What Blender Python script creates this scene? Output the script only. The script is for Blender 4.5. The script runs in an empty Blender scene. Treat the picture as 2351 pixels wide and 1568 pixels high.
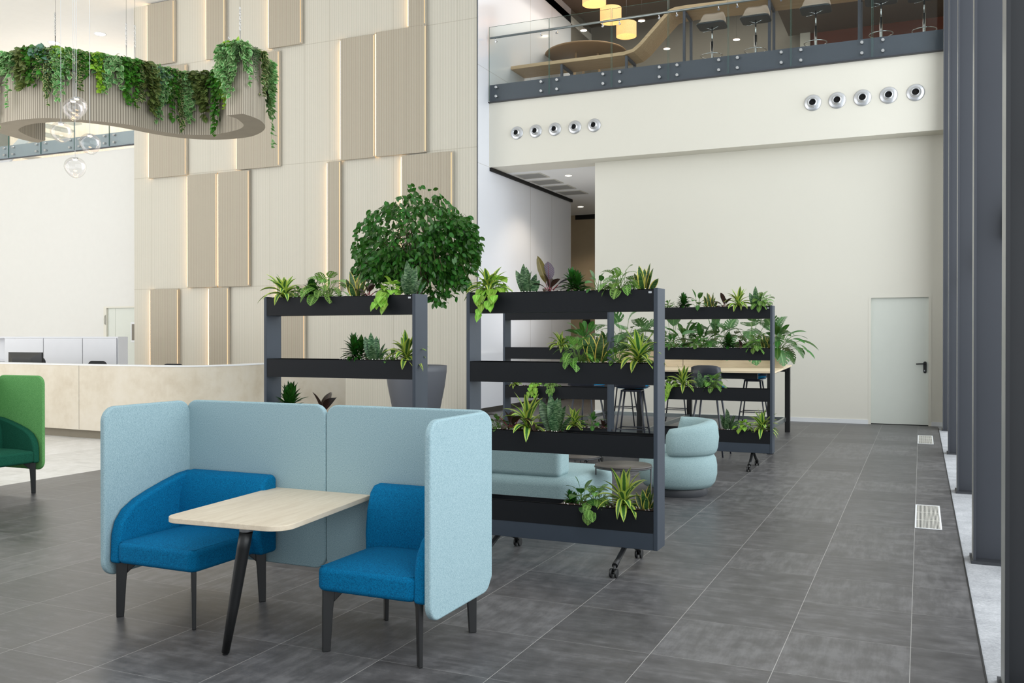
import bpy, bmesh, math, random
from math import sin, cos, pi, radians, sqrt, atan2
from mathutils import Vector, Matrix
scene = bpy.context.scene
COL = scene.collection
random.seed(7)

# ------------------------------------------------------------------ camera
F = 2106.0; EYE = 1.55; CX = 1175.5; CY = 784.0
YAW = radians(24.04); PIT = radians(-0.27)
cam_d = bpy.data.cameras.new('camera'); cam = bpy.data.objects.new('camera', cam_d); COL.objects.link(cam)
cam.location = (0, 0, EYE); cam.rotation_euler = (pi/2 + PIT, 0, YAW)
cam_d.sensor_width = 36; cam_d.lens = 36*F/2351; cam_d.clip_end = 200; cam_d.clip_start = .05
scene.camera = cam

def _ray(x, y):
    a = (x-CX)/F; b = -(y-CY)/F
    fy = cos(PIT)-b*sin(PIT); uz = sin(PIT)+b*cos(PIT)
    return (a*cos(YAW)-fy*sin(YAW), a*sin(YAW)+fy*cos(YAW), uz)
def on_y(x, y, Y):          # world point on the plane Y, measured off the photo
    r = _ray(x, y); t = Y/r[1]; return (r[0]*t, Y, EYE+r[2]*t)
def on_x(x, y, X):
    r = _ray(x, y); t = X/r[0]; return (X, r[1]*t, EYE+r[2]*t)
def on_z(x, y, z=0):
    r = _ray(x, y); t = (z-EYE)/r[2]; return (r[0]*t, r[1]*t, z)

# ------------------------------------------------------------------ tagging
def tag(o, label=None, cat=None, group=None, kind=None):
    if label: o['label'] = label
    if cat: o['category'] = cat
    if group: o['group'] = group
    if kind: o['kind'] = kind
    return o
def empty(name, loc=(0, 0, 0), rz=0, parent=None):
    o = bpy.data.objects.new(name, None); COL.objects.link(o)
    o.location = loc; o.rotation_euler = (0, 0, rz); o.empty_display_size = .05
    if parent: o.parent = parent
    return o
def kids(o): return [c for c in COL.objects if c.parent == o]
def copy_tree(o, parent=None):
    c = o.copy(); COL.objects.link(c); c.parent = parent
    for ch in CH.get(o.name, []):
        copy_tree(ch, c)
    return c
CH = {}

# ------------------------------------------------------------------ mesh builder
class MB:
    def __init__(s): s.v = []; s.f = []; s.uv = []; s.m = []; s.sm = []
    def add(s, verts, faces, uvs=None, mi=0, smooth=False):
        n = len(s.v); s.v += [tuple(p) for p in verts]
        for k, f in enumerate(faces):
            s.f.append([i+n for i in f]); s.m.append(mi); s.sm.append(smooth)
            if uvs: s.uv += [uvs[i] for i in f]
            else: s.uv += [(0, 0)]*len(f)
        return s
    def box(s, x0, x1, y0, y1, z0, z1, mi=0):
        v = [(x, y, z) for z in (z0, z1) for y in (y0, y1) for x in (x0, x1)]
        return s.add(v, [(0, 2, 3, 1), (4, 5, 7, 6), (0, 1, 5, 4), (2, 6, 7, 3), (0, 4, 6, 2), (1, 3, 7, 5)], mi=mi)
    def rings(s, rings, cap=True, mi=0, smooth=True, closed=False):
        n = len(rings[0]); v = [p for r in rings for p in r]; f = []
        R = len(rings)
        for i in range(R if closed else R-1):
            for j in range(n):
                a = i*n+j; b = i*n+(j+1) % n; c = ((i+1) % R)*n+(j+1) % n; d = ((i+1) % R)*n+j
                f.append((a, b, c, d))
        s.add(v, f, mi=mi, smooth=smooth)
        if cap and not closed:
            k = len(s.v)-len(v)
            s.f.append([k+j for j in range(n)][::-1]); s.m.append(mi); s.sm.append(False); s.uv += [(0, 0)]*n
            s.f.append([k+(R-1)*n+j for j in range(n)]); s.m.append(mi); s.sm.append(False); s.uv += [(0, 0)]*n
        return s
    def tube(s, pts, r, n=8, mi=0, cap=True, closed=False):
        pts = [Vector(p) for p in pts]; rs = r if isinstance(r, (list, tuple)) else [r]*len(pts)
        rings = []; N = len(pts); prev = None
        for i, p in enumerate(pts):
            if closed: d = pts[(i+1) % N]-pts[i-1]
            else: d = pts[min(i+1, N-1)]-pts[max(i-1, 0)]
            d.normalize()
            if prev is None:
                u = d.cross(Vector((0, 0, 1)))
                if u.length < 1e-3: u = d.cross(Vector((1, 0, 0)))
                u.normalize()
            else:
                u = prev-d*prev.dot(d); u.normalize()
            prev = u; w = d.cross(u)
            rings.append([p+(u*cos(2*pi*k/n)+w*sin(2*pi*k/n))*rs[i] for k in range(n)])
        return s.rings(rings, cap=cap, mi=mi, closed=closed)
    def lathe(s, prof, n=24, c=(0, 0, 0), mi=0, smooth=True, cap=False):
        rings = [[(c[0]+r*cos(2*pi*k/n), c[1]+r*sin(2*pi*k/n), c[2]+z) for k in range(n)] for r, z in prof]
        return s.rings(rings, cap=cap, mi=mi, smooth=smooth)
    def prism(s, poly, axis, a, b, mi=0, smooth=False):   # poly of 2D points extruded along axis from a to b
        def P(p, t):
            return (t, p[0], p[1]) if axis == 'x' else (p[0], t, p[1]) if axis == 'y' else (p[0], p[1], t)
        n = len(poly); v = [P(p, a) for p in poly]+[P(p, b) for p in poly]
        f = [tuple(range(n))[::-1], tuple(range(n, 2*n))]+[(i, (i+1) % n, n+(i+1) % n, n+i) for i in range(n)]
        return s.add(v, f, mi=mi, smooth=smooth)
    def build(s, name, mats, parent=None, bevel=0, seg=3, smooth=False, fix=True, subsurf=0):
        me = bpy.data.meshes.new(name); me.from_pydata(s.v, [], s.f)
        for m in (mats if isinstance(mats, (list, tuple)) else [mats]): me.materials.append(m)
        me.polygons.foreach_set('material_index', s.m)
        me.polygons.foreach_set('use_smooth', [True]*len(s.f) if smooth else s.sm)
        uvl = me.uv_layers.new(name='UVMap')
        uvl.data.foreach_set('uv', [c for p in s.uv for c in p])
        if fix:
            bm = bmesh.new(); bm.from_mesh(me); bmesh.ops.recalc_face_normals(bm, faces=bm.faces)
            if bevel: 
                es = [e for e in bm.edges if e.is_manifold and e.calc_face_angle(0) > radians(38)]
                bmesh.ops.bevel(bm, geom=es, offset=bevel, segments=seg, profile=.5, affect='EDGES', clamp_overlap=True)
                for f in bm.faces: f.smooth = True
            bm.to_mesh(me); bm.free()
        me.update()
        o = bpy.data.objects.new(name, me); COL.objects.link(o)
        if bevel:
            md = o.modifiers.new('wn', 'WEIGHTED_NORMAL'); md.keep_sharp = True
        if subsurf:
            md = o.modifiers.new('ss', 'SUBSURF'); md.levels = subsurf; md.render_levels = subsurf
        if parent:
            o.parent = parent; CH.setdefault(parent.name, []).append(o)
        return o
def build_struct(mb, name, mat, parent=None, **k):
    o = mb.build(name, mat, parent, **k)
    if not parent: o['kind'] = 'structure'
    return o

def rrect(w, h, r, n=6, ox=0, oy=0, rs=None):   # rounded rectangle outline, corner at ox,oy
    rs = rs or (r, r, r, r); pts = []
    cs = [(ox+w, oy, -90, 0), (ox+w, oy+h, 0, 1), (ox, oy+h, 90, 2), (ox, oy, 180, 3)]
    for x, y, a0, k in cs:
        rr = rs[k]
        cx = x-rr if k in (0, 1) else x+rr; cy = y+rr if k in (0, 3) else y-rr
        for i in range(n+1):
            a = radians(a0+90*i/n); pts.append((cx+rr*cos(a), cy+rr*sin(a)))
    return pts

# ------------------------------------------------------------------ materials
def lin(c):
    return tuple(((v/255)/12.92 if v/255 <= .04045 else ((v/255+.055)/1.055)**2.4) for v in c)+(1,)
class NT:
    def __init__(s, name):
        s.m = bpy.data.materials.new(name); s.m.use_nodes = True; s.t = s.m.node_tree; s.t.nodes.clear()
        s.out = s.t.nodes.new('ShaderNodeOutputMaterial')
    def n(s, typ, **kw):
        nd = s.t.nodes.new(typ)
        for k, v in kw.items():
            if k.startswith('i_'): nd.inputs[k[2:].replace('_', ' ')].default_value = v
            else: setattr(nd, k, v)
        return nd
    def l(s, a, b): s.t.links.new(a, b)
    def math(s, op, a, b=None, c=None):
        nd = s.t.nodes.new('ShaderNodeMath'); nd.operation = op
        for i, v in enumerate((a, b, c)):
            if v is None: continue
            if isinstance(v, (int, float)): nd.inputs[i].default_value = v
            else: s.l(v, nd.inputs[i])
        return nd.outputs[0]
    def mix(s, f, a, b):
        nd = s.t.nodes.new('ShaderNodeMix'); nd.data_type = 'RGBA'
        for i, v in ((0, f), (6, a), (7, b)):
            if isinstance(v, (int, float)): nd.inputs[i].default_value = v
            elif isinstance(v, tuple): nd.inputs[i].default_value = v
            else: s.l(v, nd.inputs[i])
        return nd.outputs[2]
    def ramp(s, f, stops, interp='LINEAR'):
        nd = s.t.nodes.new('ShaderNodeValToRGB'); cr = nd.color_ramp; cr.interpolation = interp
        while len(cr.elements) < len(stops): cr.elements.new(.5)
        for e, (p, c) in zip(cr.elements, stops): e.position = p; e.color = c
        s.l(f, nd.inputs[0]); return nd.outputs[0]
    def noise(s, vec, scale, detail=3, rough=.5):
        nd = s.n('ShaderNodeTexNoise'); nd.inputs['Scale'].default_value = scale
        nd.inputs['Detail'].default_value = detail; nd.inputs['Roughness'].default_value = rough
        if vec is not None: s.l(vec, nd.inputs['Vector'])
        return nd.outputs['Fac']
    def obj(s): return s.n('ShaderNodeTexCoord').outputs['Object']
    def geo(s): return s.n('ShaderNodeNewGeometry').outputs['Position']
    def uv(s): return s.n('ShaderNodeTexCoord').outputs['UV']
    def scale(s, v, sc):
        nd = s.n('ShaderNodeMapping'); nd.inputs['Scale'].default_value = sc; s.l(v, nd.inputs['Vector']); return nd.outputs[0]
    def bsdf(s, color, rough=.5, metal=0, spec=.5, bump=None, bstr=.3, bdist=.01, emit=None, estr=0):
        p = s.n('ShaderNodeBsdfPrincipled')
        for k, v in (('Base Color', color), ('Roughness', rough), ('Metallic', metal)):
            if isinstance(v, (int, float, tuple)): p.inputs[k].default_value = v
            else: s.l(v, p.inputs[k])
        p.inputs['Specular IOR Level'].default_value = spec
        if bump is not None:
            b = s.n('ShaderNodeBump'); b.inputs['Strength'].default_value = bstr; b.inputs['Distance'].default_value = bdist
            s.l(bump, b.inputs['Height']); s.l(b.outputs[0], p.inputs['Normal'])
        if emit: p.inputs['Emission Color'].default_value = emit; p.inputs['Emission Strength'].default_value = estr
        return p.outputs[0]
    def done(s, sh): s.l(sh, s.out.inputs[0]); return s.m

M = {}
def plain(name, c, rough=.5, metal=0, spec=.5, var=.04, vs=6, bump=0, bs=200):
    t = NT(name); g = t.obj(); nz = t.noise(g, vs, 4)
    c0 = lin(c); a = tuple(max(0, x*(1-var*2)) for x in c0[:3])+(1,); b = tuple(min(1, x*(1+var*2)) for x in c0[:3])+(1,)
    col = t.mix(nz, a, b)
    M[name] = t.done(t.bsdf(col, rough, metal, spec, bump=t.noise(g, bs, 2) if bump else None, bstr=bump))
    return M[name]
def emis(name, c, st):
    t = NT(name); e = t.n('ShaderNodeEmission'); e.inputs[0].default_value = lin(c); e.inputs[1].default_value = st
    M[name] = t.done(e.outputs[0]); return M[name]
def fabric(name, c, c2, sc=420):
    t = NT(name); g = t.obj()
    a = t.noise(t.scale(g, (1, 1, .35)), sc, 2, .6); b = t.noise(t.scale(g, (.35, .35, 1)), sc, 2, .6)
    nz = t.math('MULTIPLY_ADD', t.math('ADD', a, b), 1.9, -1.4)
    col = t.mix(nz, lin(c), lin(c2)); t.n
    M[name] = t.done(t.bsdf(col, .9, 0, .15, bump=t.math('ADD', a, b), bstr=.18, bdist=.0015)); return M[name]
fabric('fabric_pale', (120, 148, 156), (162, 185, 191))
fabric('fabric_blue', (0, 72, 112), (0, 116, 164))
fabric('fabric_aqua', (126, 151, 154), (162, 184, 186), 340)
fabric('fabric_green_light', (66, 128, 66), (122, 178, 112))
fabric('fabric_green_dark', (8, 60, 46), (30, 92, 72))
fabric('fabric_stool', (6, 84, 124), (14, 118, 160))
fabric('fabric_taupe', (176, 156, 142), (206, 186, 170))
plain('black_plastic', (20, 21, 22), .42, var=.1)
plain('steel_box', (13, 16, 20), .6, spec=.25, var=.03, bump=.05)
plain('steel_box_inside', (22, 24, 30), .6)
plain('steel_frame', (46, 55, 66), .5, var=.04, bump=.06)
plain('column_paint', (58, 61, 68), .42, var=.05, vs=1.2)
plain('column_shaded', (26, 28, 32), .5)
plain('column_lit_edge', (150, 152, 150), .35)
plain('dark_metal', (52, 54, 58), .45)
plain('stool_metal', (48, 52, 62), .32)
plain('cap_metal', (190, 192, 194), .3, metal=.9)
plain('chrome', (205, 207, 210), .12, metal=1)
plain('brushed', (150, 158, 158), .3, metal=.9)
plain('wall_paint', (222, 219, 208), .75, var=.012, vs=.6, spec=.2)
plain('ceiling_paint', (238, 237, 233), .8, var=.01, spec=.2)
plain('soffit_paint', (236, 237, 238), .8, var=.01, spec=.2)
plain('door_paint', (214, 218, 210), .5, var=.01)
plain('white_trim', (226, 228, 230), .5, var=.01)
plain('cabinet_white', (208, 209, 213), .4, var=.01)
plain('joint_dark', (60, 58, 54), .8)
plain('dark_gap', (20, 19, 18), .8)
plain('gap_paint', (200, 198, 190), .7)
plain('mezz_wall', (128, 122, 112), .7, var=.03)
plain('mezz_ceiling', (120, 108, 98), .7, var=.03)
plain('mezz_red', (126, 68, 50), .7, var=.05)
plain('plate_steel', (84, 86, 98), .5, var=.04)
plain('plate_reflection', (150, 160, 176), .4)  # same steel plate, bright reflections put into a lighter colour
plain('corridor_wall', (176, 160, 134), .3, var=.03)
plain('aluminium', (206, 208, 212), .32, metal=.75, var=.03)
plain('nozzle_hole', (6, 6, 6), .9)
plain('grille_grey', (150, 150, 148), .7)
plain('soil', (62, 36, 26), .95, var=.3, vs=60, bump=.6, bs=90)
plain('perlite', (235, 232, 226), .9)
plain('pot_grey', (92, 95, 102), .5, var=.04, vs=3, bump=.05)
plain('bark', (122, 96, 80), .85, var=.25, vs=30, bump=.5, bs=40)
plain('twig', (84, 62, 50), .85, var=.2, vs=30)
plain('stem_green', (92, 124, 50), .6)
plain('stem_red', (120, 40, 48), .5)
plain('tabletop_dark', (66, 61, 57), .35, var=.03)
plain('wood_dark_edge', (150, 120, 86), .5)
plain('green_chair_plastic', (70, 98, 70), .6)
plain('monitor', (24, 25, 27), .45)
plain('chair_black', (26, 28, 32), .7)
plain('brown_top', (120, 98, 84), .5)
emis('lamp_disc', (255, 240, 214), 14)
emis('led_strip', (255, 208, 150), 7)
emis('edge_glow', (255, 206, 158), 1.5)
emis('bulb', (255, 216, 160), 22)

def wood(name, a, b, c, sc=(1.2, 14, 14), rough=.45):
    t = NT(name); g = t.scale(t.obj(), sc); n1 = t.noise(g, 3, 6, .6); n2 = t.noise(g, 14, 3, .6)
    col = t.ramp(t.math('MULTIPLY_ADD', n2, .35, t.math('MULTIPLY', n1, .75)), [(.3, lin(a)), (.55, lin(b)), (.75, lin(c))])
    M[name] = t.done(t.bsdf(col, rough, 0, .35)); return M[name]
wood('wood_light', (194, 178, 156), (208, 194, 172), (218, 206, 186), (10, 1.0, 10))
wood('wood_x', (204, 182, 150), (222, 204, 174), (232, 216, 190), (.8, 12, 16))
wood('wood_tan', (196, 160, 122), (216, 184, 146), (228, 198, 162), (.8, 12, 12))

def plaster():
    t = NT('desk_plaster'); g = t.obj(); n1 = t.noise(g, 1.6, 5, .55); n2 = t.noise(g, 9, 4, .6)
    col = t.ramp(t.math('MULTIPLY_ADD', n2, .3, t.math('MULTIPLY', n1, .7)), [(.3, lin((184, 171, 150))), (.5, lin((199, 189, 171))), (.7, lin((206, 198, 184)))])
    M['desk_plaster'] = t.done(t.bsdf(col, .45, 0, .4))
plaster()

def floor_mat(name, c1, c2, c3, joint, jl, tx, ty, ox, oy, rough, streak=True, jw=.0035):
    t = NT(name); g = t.geo(); sp = t.n('ShaderNodeSeparateXYZ'); t.l(g, sp.inputs[0])
    fx = t.math('DIVIDE', t.math('SUBTRACT', sp.outputs[0], ox), tx); fy = t.math('DIVIDE', t.math('SUBTRACT', sp.outputs[1], oy), ty)
    ix = t.math('FLOOR', fx); iy = t.math('FLOOR', fy)
    cb = t.n('ShaderNodeCombineXYZ'); t.l(ix, cb.inputs[0]); t.l(iy, cb.inputs[1])
    wn = t.n('ShaderNodeTexWhiteNoise'); wn.noise_dimensions = '3D'; t.l(cb.outputs[0], wn.inputs['Vector'])
    off = t.n('ShaderNodeVectorMath', operation='MULTIPLY_ADD'); t.l(wn.outputs['Color'], off.inputs[0]); off.inputs[1].default_value = (37, 37, 0); t.l(g, off.inputs[2])
    # streaks run along x on some tiles and along y on the others
    sx = t.noise(t.scale(off.outputs[0], (1.6, 11, 1)), 1.8, 8, .7); sy = t.noise(t.scale(off.outputs[0], (11, 1.6, 1)), 1.8, 8, .7)
    pick = t.math('GREATER_THAN', wn.outputs['Value'], .62)
    st = t.math('ADD', t.math('MULTIPLY', sx, t.math('SUBTRACT', 1, pick)), t.math('MULTIPLY', sy, pick))
    cl = t.noise(off.outputs[0], 6.5, 7, .68)
    v = t.math('ADD', t.math('MULTIPLY', st, .42), t.math('MULTIPLY', cl, .58))
    v = t.math('ADD', v, t.math('MULTIPLY_ADD', wn.outputs['Value'], .10, -.05))
    col = t.ramp(v, [(.38, lin(c1)), (.5, lin(c2)), (.62, lin(c3))])
    def edge(f, T):
        fr = t.math('FRACT', f); d = t.math('MINIMUM', fr, t.math('SUBTRACT', 1, fr)); return t.math('MULTIPLY', d, T)
    ex = t.math('LESS_THAN', edge(fx, tx), jw*.55); ey = t.math('LESS_THAN', edge(fy, ty), jw*.45)
    col = t.mix(t.math('MULTIPLY', ex, .55), col, lin(joint)); col = t.mix(t.math('MULTIPLY', ey, .5), col, lin(jl))
    rg = t.math('MULTIPLY_ADD', cl, .22, rough-.1)
    M[name] = t.done(t.bsdf(col, rg, 0, .45, bump=st, bstr=.08, bdist=.002))
floor_mat('floor_dark', (66, 65, 66), (82, 81, 82), (104, 103, 104), (196, 194, 190), (170, 168, 166), .582, .618, -.045, 4.373-.618*8, .38, jw=.0028)
floor_mat('floor_light', (196, 194, 190), (212, 210, 206), (224, 222, 220), (170, 168, 164), (172, 170, 166), 1.16, .618, -.045, .05, .4)
def strip():
    t = NT('floor_strip'); g = t.geo(); n1 = t.noise(g, 60, 6, .8); n2 = t.noise(g, 4, 4, .6)
    col = t.ramp(t.math('MULTIPLY_ADD', n2, .4, t.math('MULTIPLY', n1, .6)), [(.35, lin((140, 142, 146))), (.52, lin((172, 174, 178))), (.7, lin((200, 201, 204)))])
    M['floor_strip'] = t.done(t.bsdf(col, .8, 0, .2, bump=n1, bstr=.5, bdist=.004))
strip()

ROWS = [8.42, 6.0, 3.95, 2.05]    # placeholder, reset below
def reed(name, a, b, base, rows=None, cols=None, period=.026):
    t = NT(name); g = t.geo(); sp = t.n('ShaderNodeSeparateXYZ'); t.l(g, sp.inputs[0])
    X = sp.outputs[0]; Z = sp.outputs[2]
    ph = t.math('FRACT', t.math('DIVIDE', X, period)); tri = t.math('ABSOLUTE', t.math('SUBTRACT', ph, .5))
    col = t.ramp(t.math('MULTIPLY', tri, 2), [(.0, lin(a)), (.35, lin(a)), (.6, lin(b)), (1, lin(b))])
    nz = t.noise(g, .5, 3); col = t.mix(t.math('MULTIPLY_ADD', nz, .3, .0), col, lin(base))
    ln = None
    for z in rows or []:
        q = t.math('LESS_THAN', t.math('ABSOLUTE', t.math('SUBTRACT', Z, z)), .008); ln = q if ln is None else t.math('MAXIMUM', ln, q)
    for x in cols or []:
        q = t.math('LESS_THAN', t.math('ABSOLUTE', t.math('SUBTRACT', X, x)), .007); ln = q if ln is None else t.math('MAXIMUM', ln, q)
    if ln is not None: col = t.mix(t.math('MULTIPLY', ln, .35), col, lin((150, 142, 124)))
    M[name] = t.done(t.bsdf(col, .6, 0, .3, bump=t.math('MULTIPLY', tri, -1), bstr=.5, bdist=.006)); return M[name]
reed('planter_reed', (132, 124, 112), (186, 178, 164), (164, 156, 142), period=.03)

def glass(name, tint=(232, 242, 238), refl=.9, base=.04, iri=False):
    t = NT(name); tr = t.n('ShaderNodeBsdfTransparent'); tr.inputs[0].default_value = lin(tint)
    gl = t.n('ShaderNodeBsdfGlossy'); gl.inputs['Roughness'].default_value = .02; gl.inputs[0].default_value = (refl, refl, refl, 1)
    lw = t.n('ShaderNodeFresnel'); lw.inputs[0].default_value = 1.5
    fac = t.math('MULTIPLY_ADD', lw.outputs[0], .3, base)
    if iri:
        l2 = t.n('ShaderNodeLayerWeight'); l2.inputs[0].default_value = .25
        c = t.ramp(l2.outputs['Facing'], [(0, (.95, .95, 1, 1)), (.35, (1, .93, .9, 1)), (.6, (.9, .96, 1, 1)), (1, (1, .98, .9, 1))]); t.l(c, gl.inputs[0])
        fac = t.math('ADD', fac, t.math('MULTIPLY', t.math('POWER', l2.outputs['Facing'], 3), .25))
    mx = t.n('ShaderNodeMixShader'); t.l(fac, mx.inputs[0]); t.l(tr.outputs[0], mx.inputs[1]); t.l(gl.outputs[0], mx.inputs[2])
    M[name] = t.done(mx.outputs[0]); return M[name]
glass('glass_rail', (247, 251, 250), .8, .0); glass('glass_globe', (250, 250, 250), .9, .02, True)
plain('glass_edge', (70, 110, 100), .2)
def shade():
    t = NT('lamp_shade'); g = t.obj(); nz = t.noise(t.scale(g, (1, 1, 6)), 40, 3)
    col = t.mix(nz, lin((196, 150, 96)), lin((236, 196, 140)))
    d = t.n('ShaderNodeBsdfDiffuse'); t.l(col, d.inputs[0]); e = t.n('ShaderNodeEmission'); t.l(col, e.inputs[0]); e.inputs[1].default_value = .9
    a = t.n('ShaderNodeAddShader'); t.l(d.outputs[0], a.inputs[0]); t.l(e.outputs[0], a.inputs[1]); M['lamp_shade'] = t.done(a.outputs[0])
shade()

def leafmat(name, kind, c1, c2, c3=None, rough=.4, holes=None, back=None):
    t = NT(name); u = t.n('ShaderNodeSeparateXYZ'); t.l(t.uv(), u.inputs[0])
    fu = t.math('FRACT', u.outputs[0]); rnd = t.math('FRACT', t.math('MULTIPLY', t.math('FLOOR', u.outputs[0]), .381)); v = u.outputs[1]
    w = t.math('MULTIPLY', t.math('ABSOLUTE', t.math('SUBTRACT', fu, .5)), 2)
    g = t.obj()
    if kind == 'stripe':
        nz = t.noise(g, 60, 2); ww = t.math('ADD', w, t.math('MULTIPLY_ADD', nz, .16, -.08))
        col = t.ramp(ww, [(0, lin(c1)), (.40, lin(c1)), (.46, lin((206, 214, 150))), (.54, lin(c2)), (.9, lin(c2)), (1, lin(c3))])
    elif kind == 'snakevar':
        bd = t.noise(t.scale(g, (14, 14, 90)), 1.6, 3); cen = t.ramp(bd, [(.42, lin(c1)), (.56, lin(c2))])
        col = t.mix(t.math('GREATER_THAN', w, .74), cen, lin(c3))
    elif kind == 'snake':
        bd = t.noise(t.scale(g, (22, 22, 110)), 1.6, 4, .6); col = t.ramp(bd, [(.4, lin(c1)), (.5, lin(c2)), (.6, lin(c3))])
    elif kind == 'vein':
        s = t.math('SINE', t.math('MULTIPLY', t.math('SUBTRACT', t.math('MULTIPLY', v, 1.0), t.math('MULTIPLY', w, .22)), 60))
        col = t.mix(t.math('GREATER_THAN', s, .82), lin(c1), lin(c2)); col = t.mix(t.math('LESS_THAN', w, .06), col, lin(c3 or c2))
        col = t.mix(.45, col, lin(c1))
    elif kind == 'edge':
        nz = t.noise(g, 70, 2); col = t.mix(t.math('GREATER_THAN', t.math('ADD', w, t.math('MULTIPLY_ADD', nz, .7, -.35)), .66), lin(c1), lin(c3 or c2))
    else:
        col = lin(c1)
        cc = t.mix(t.noise(g, 30, 2), lin(c1), lin(c2)); col = t.mix(t.math('LESS_THAN', w, .07), cc, lin(c3 or c2))
    hsv = t.n('ShaderNodeHueSaturation'); t.l(col, hsv.inputs['Color']); t.l(t.math('MULTIPLY_ADD', rnd, .5, .78), hsv.inputs['Value'])
    t.l(t.math('MULTIPLY_ADD', rnd, .03, .485), hsv.inputs['Hue'])
    base = t.bsdf(hsv.outputs[0], rough, 0, .4)
    tl = t.n('ShaderNodeBsdfTranslucent'); t.l(hsv.outputs[0], tl.inputs[0])
    mx = t.n('ShaderNodeMixShader'); mx.inputs[0].default_value = .22; t.l(base, mx.inputs[1]); t.l(tl.outputs[0], mx.inputs[2]); sh = mx.outputs[0]
    if holes:
        # openings between the veins: skewed waves along the leaf
        k, lo, hi, th, sk = holes
        s = t.math('SINE', t.math('MULTIPLY', t.math('SUBTRACT', v, t.math('MULTIPLY', w, sk)), k))
        h = t.math('MULTIPLY', t.math('GREATER_THAN', s, th), t.math('MULTIPLY', t.math('GREATER_THAN', w, lo), t.math('LESS_THAN', w, hi)))
        h = t.math('MULTIPLY', h, t.math('MULTIPLY', t.math('GREATER_THAN', v, .1), t.math('LESS_THAN', v, .9)))
        tr = t.n('ShaderNodeBsdfTransparent'); m2 = t.n('ShaderNodeMixShader'); t.l(h, m2.inputs[0]); t.l(sh, m2.inputs[1]); t.l(tr.outputs[0], m2.inputs[2]); sh = m2.outputs[0]
    M[name] = t.done(sh); return M[name]
leafmat('l_stripe', 'stripe', (62, 108, 44), (176, 200, 74), (210, 220, 132))
leafmat('l_snakevar', 'snakevar', (38, 66, 36), (72, 104, 54), (214, 198, 96), .35)
leafmat('l_snake', 'snake', (34, 66, 40), (58, 96, 56), (124, 152, 112), .4)
leafmat('l_adan', 'flat', (74, 120, 44), (118, 162, 70), (140, 176, 90), .45, holes=(46, .22, .74, .35, .25))
leafmat('l_monst', 'flat', (62, 104, 58), (96, 138, 84), (130, 166, 110), .4, holes=(38, .42, 1.1, .55, .3))
leafmat('l_heart', 'flat', (104, 158, 40), (146, 190, 70), (176, 208, 100), .45)
leafmat('l_heart_dark', 'flat', (52, 98, 36), (84, 132, 50), (130, 160, 80), .4)
leafmat('l_purple', 'vein', (48, 36, 30), (78, 62, 52), (112, 60, 56), .3)
leafmat('l_olive', 'flat', (74, 66, 24), (100, 86, 34), (124, 104, 50), .35)
leafmat('l_violet', 'vein', (92, 82, 92), (134, 124, 134), (110, 40, 56), .3)
leafmat('l_compacta', 'flat', (22, 66, 20), (46, 98, 30), (60, 110, 40), .3)
leafmat('l_green', 'flat', (36, 84, 32), (68, 118, 46), (96, 140, 66), .35)
leafmat('l_silver', 'vein', (66, 104, 62), (152, 178, 136), (150, 180, 120), .4)
leafmat('l_ficus', 'flat', (30, 76, 22), (62, 118, 40), (84, 136, 60), .28)
leafmat('l_ivy', 'flat', (44, 104, 28), (84, 146, 46), (104, 156, 66), .4)
leafmat('l_ivy_var', 'edge', (54, 96, 44), (90, 130, 70), (206, 206, 142), .45)
leafmat('l_scind', 'edge', (104, 158, 92), (138, 182, 118), (186, 214, 156), .5)
leafmat('l_lime', 'flat', (120, 170, 40), (160, 200, 60), (180, 210, 90), .45)
leafmat('l_pep', 'vein', (86, 104, 52), (140, 160, 86), (216, 212, 124), .4)
leafmat('l_moss', 'flat', (54, 88, 46), (80, 116, 66), (90, 120, 70), .6)
leafmat('l_blue', 'flat', (74, 112, 94), (104, 140, 118), (130, 160, 130), .5)

# ------------------------------------------------------------------ room shell
XW = -8.168; YB = 17.15; YW = 17.55; YR = 16.64; ZC = 9.55; XE = .345
fl = MB().add([(-8.76, -3, 0), (.272, -3, 0), (.272, 26, 0), (-8.76, 26, 0)], [(0, 1, 2, 3)]); build_struct(fl, 'floor', M['floor_dark'])
fl = MB().add([(-30, -3, 0), (-8.76, -3, 0), (-8.76, 26, 0), (-30, 26, 0)], [(0, 1, 2, 3)]); build_struct(fl, 'floor_light_tiles', M['floor_light'])['label'] = 'pale stone tile floor around the reception desk'
fl = MB().add([(.272, -3, -.004), (2.2, -3, -.004), (2.2, 17.6, -.004), (.272, 17.6, -.004)], [(0, 1, 2, 3)]); build_struct(fl, 'floor_edge_strip', M['floor_strip'])
build_struct(MB().box(.268, .276, -3, 17.15, -.004, .003), 'trim_1', M['dark_gap'])
# ceilings
build_struct(MB().box(-30, 2.2, -3, 17.15, ZC, ZC+.2), 'ceiling', M['ceiling_paint'])
build_struct(MB().box(-30, XW, 17.15, 26, ZC, ZC+.2), 'ceiling_left_gallery', M['ceiling_paint'])
build_struct(MB().box(XW, 2.2, 17.15, 26, 9.92, 10.1), 'ceiling_upper_floor', M['mezz_ceiling'])
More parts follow.
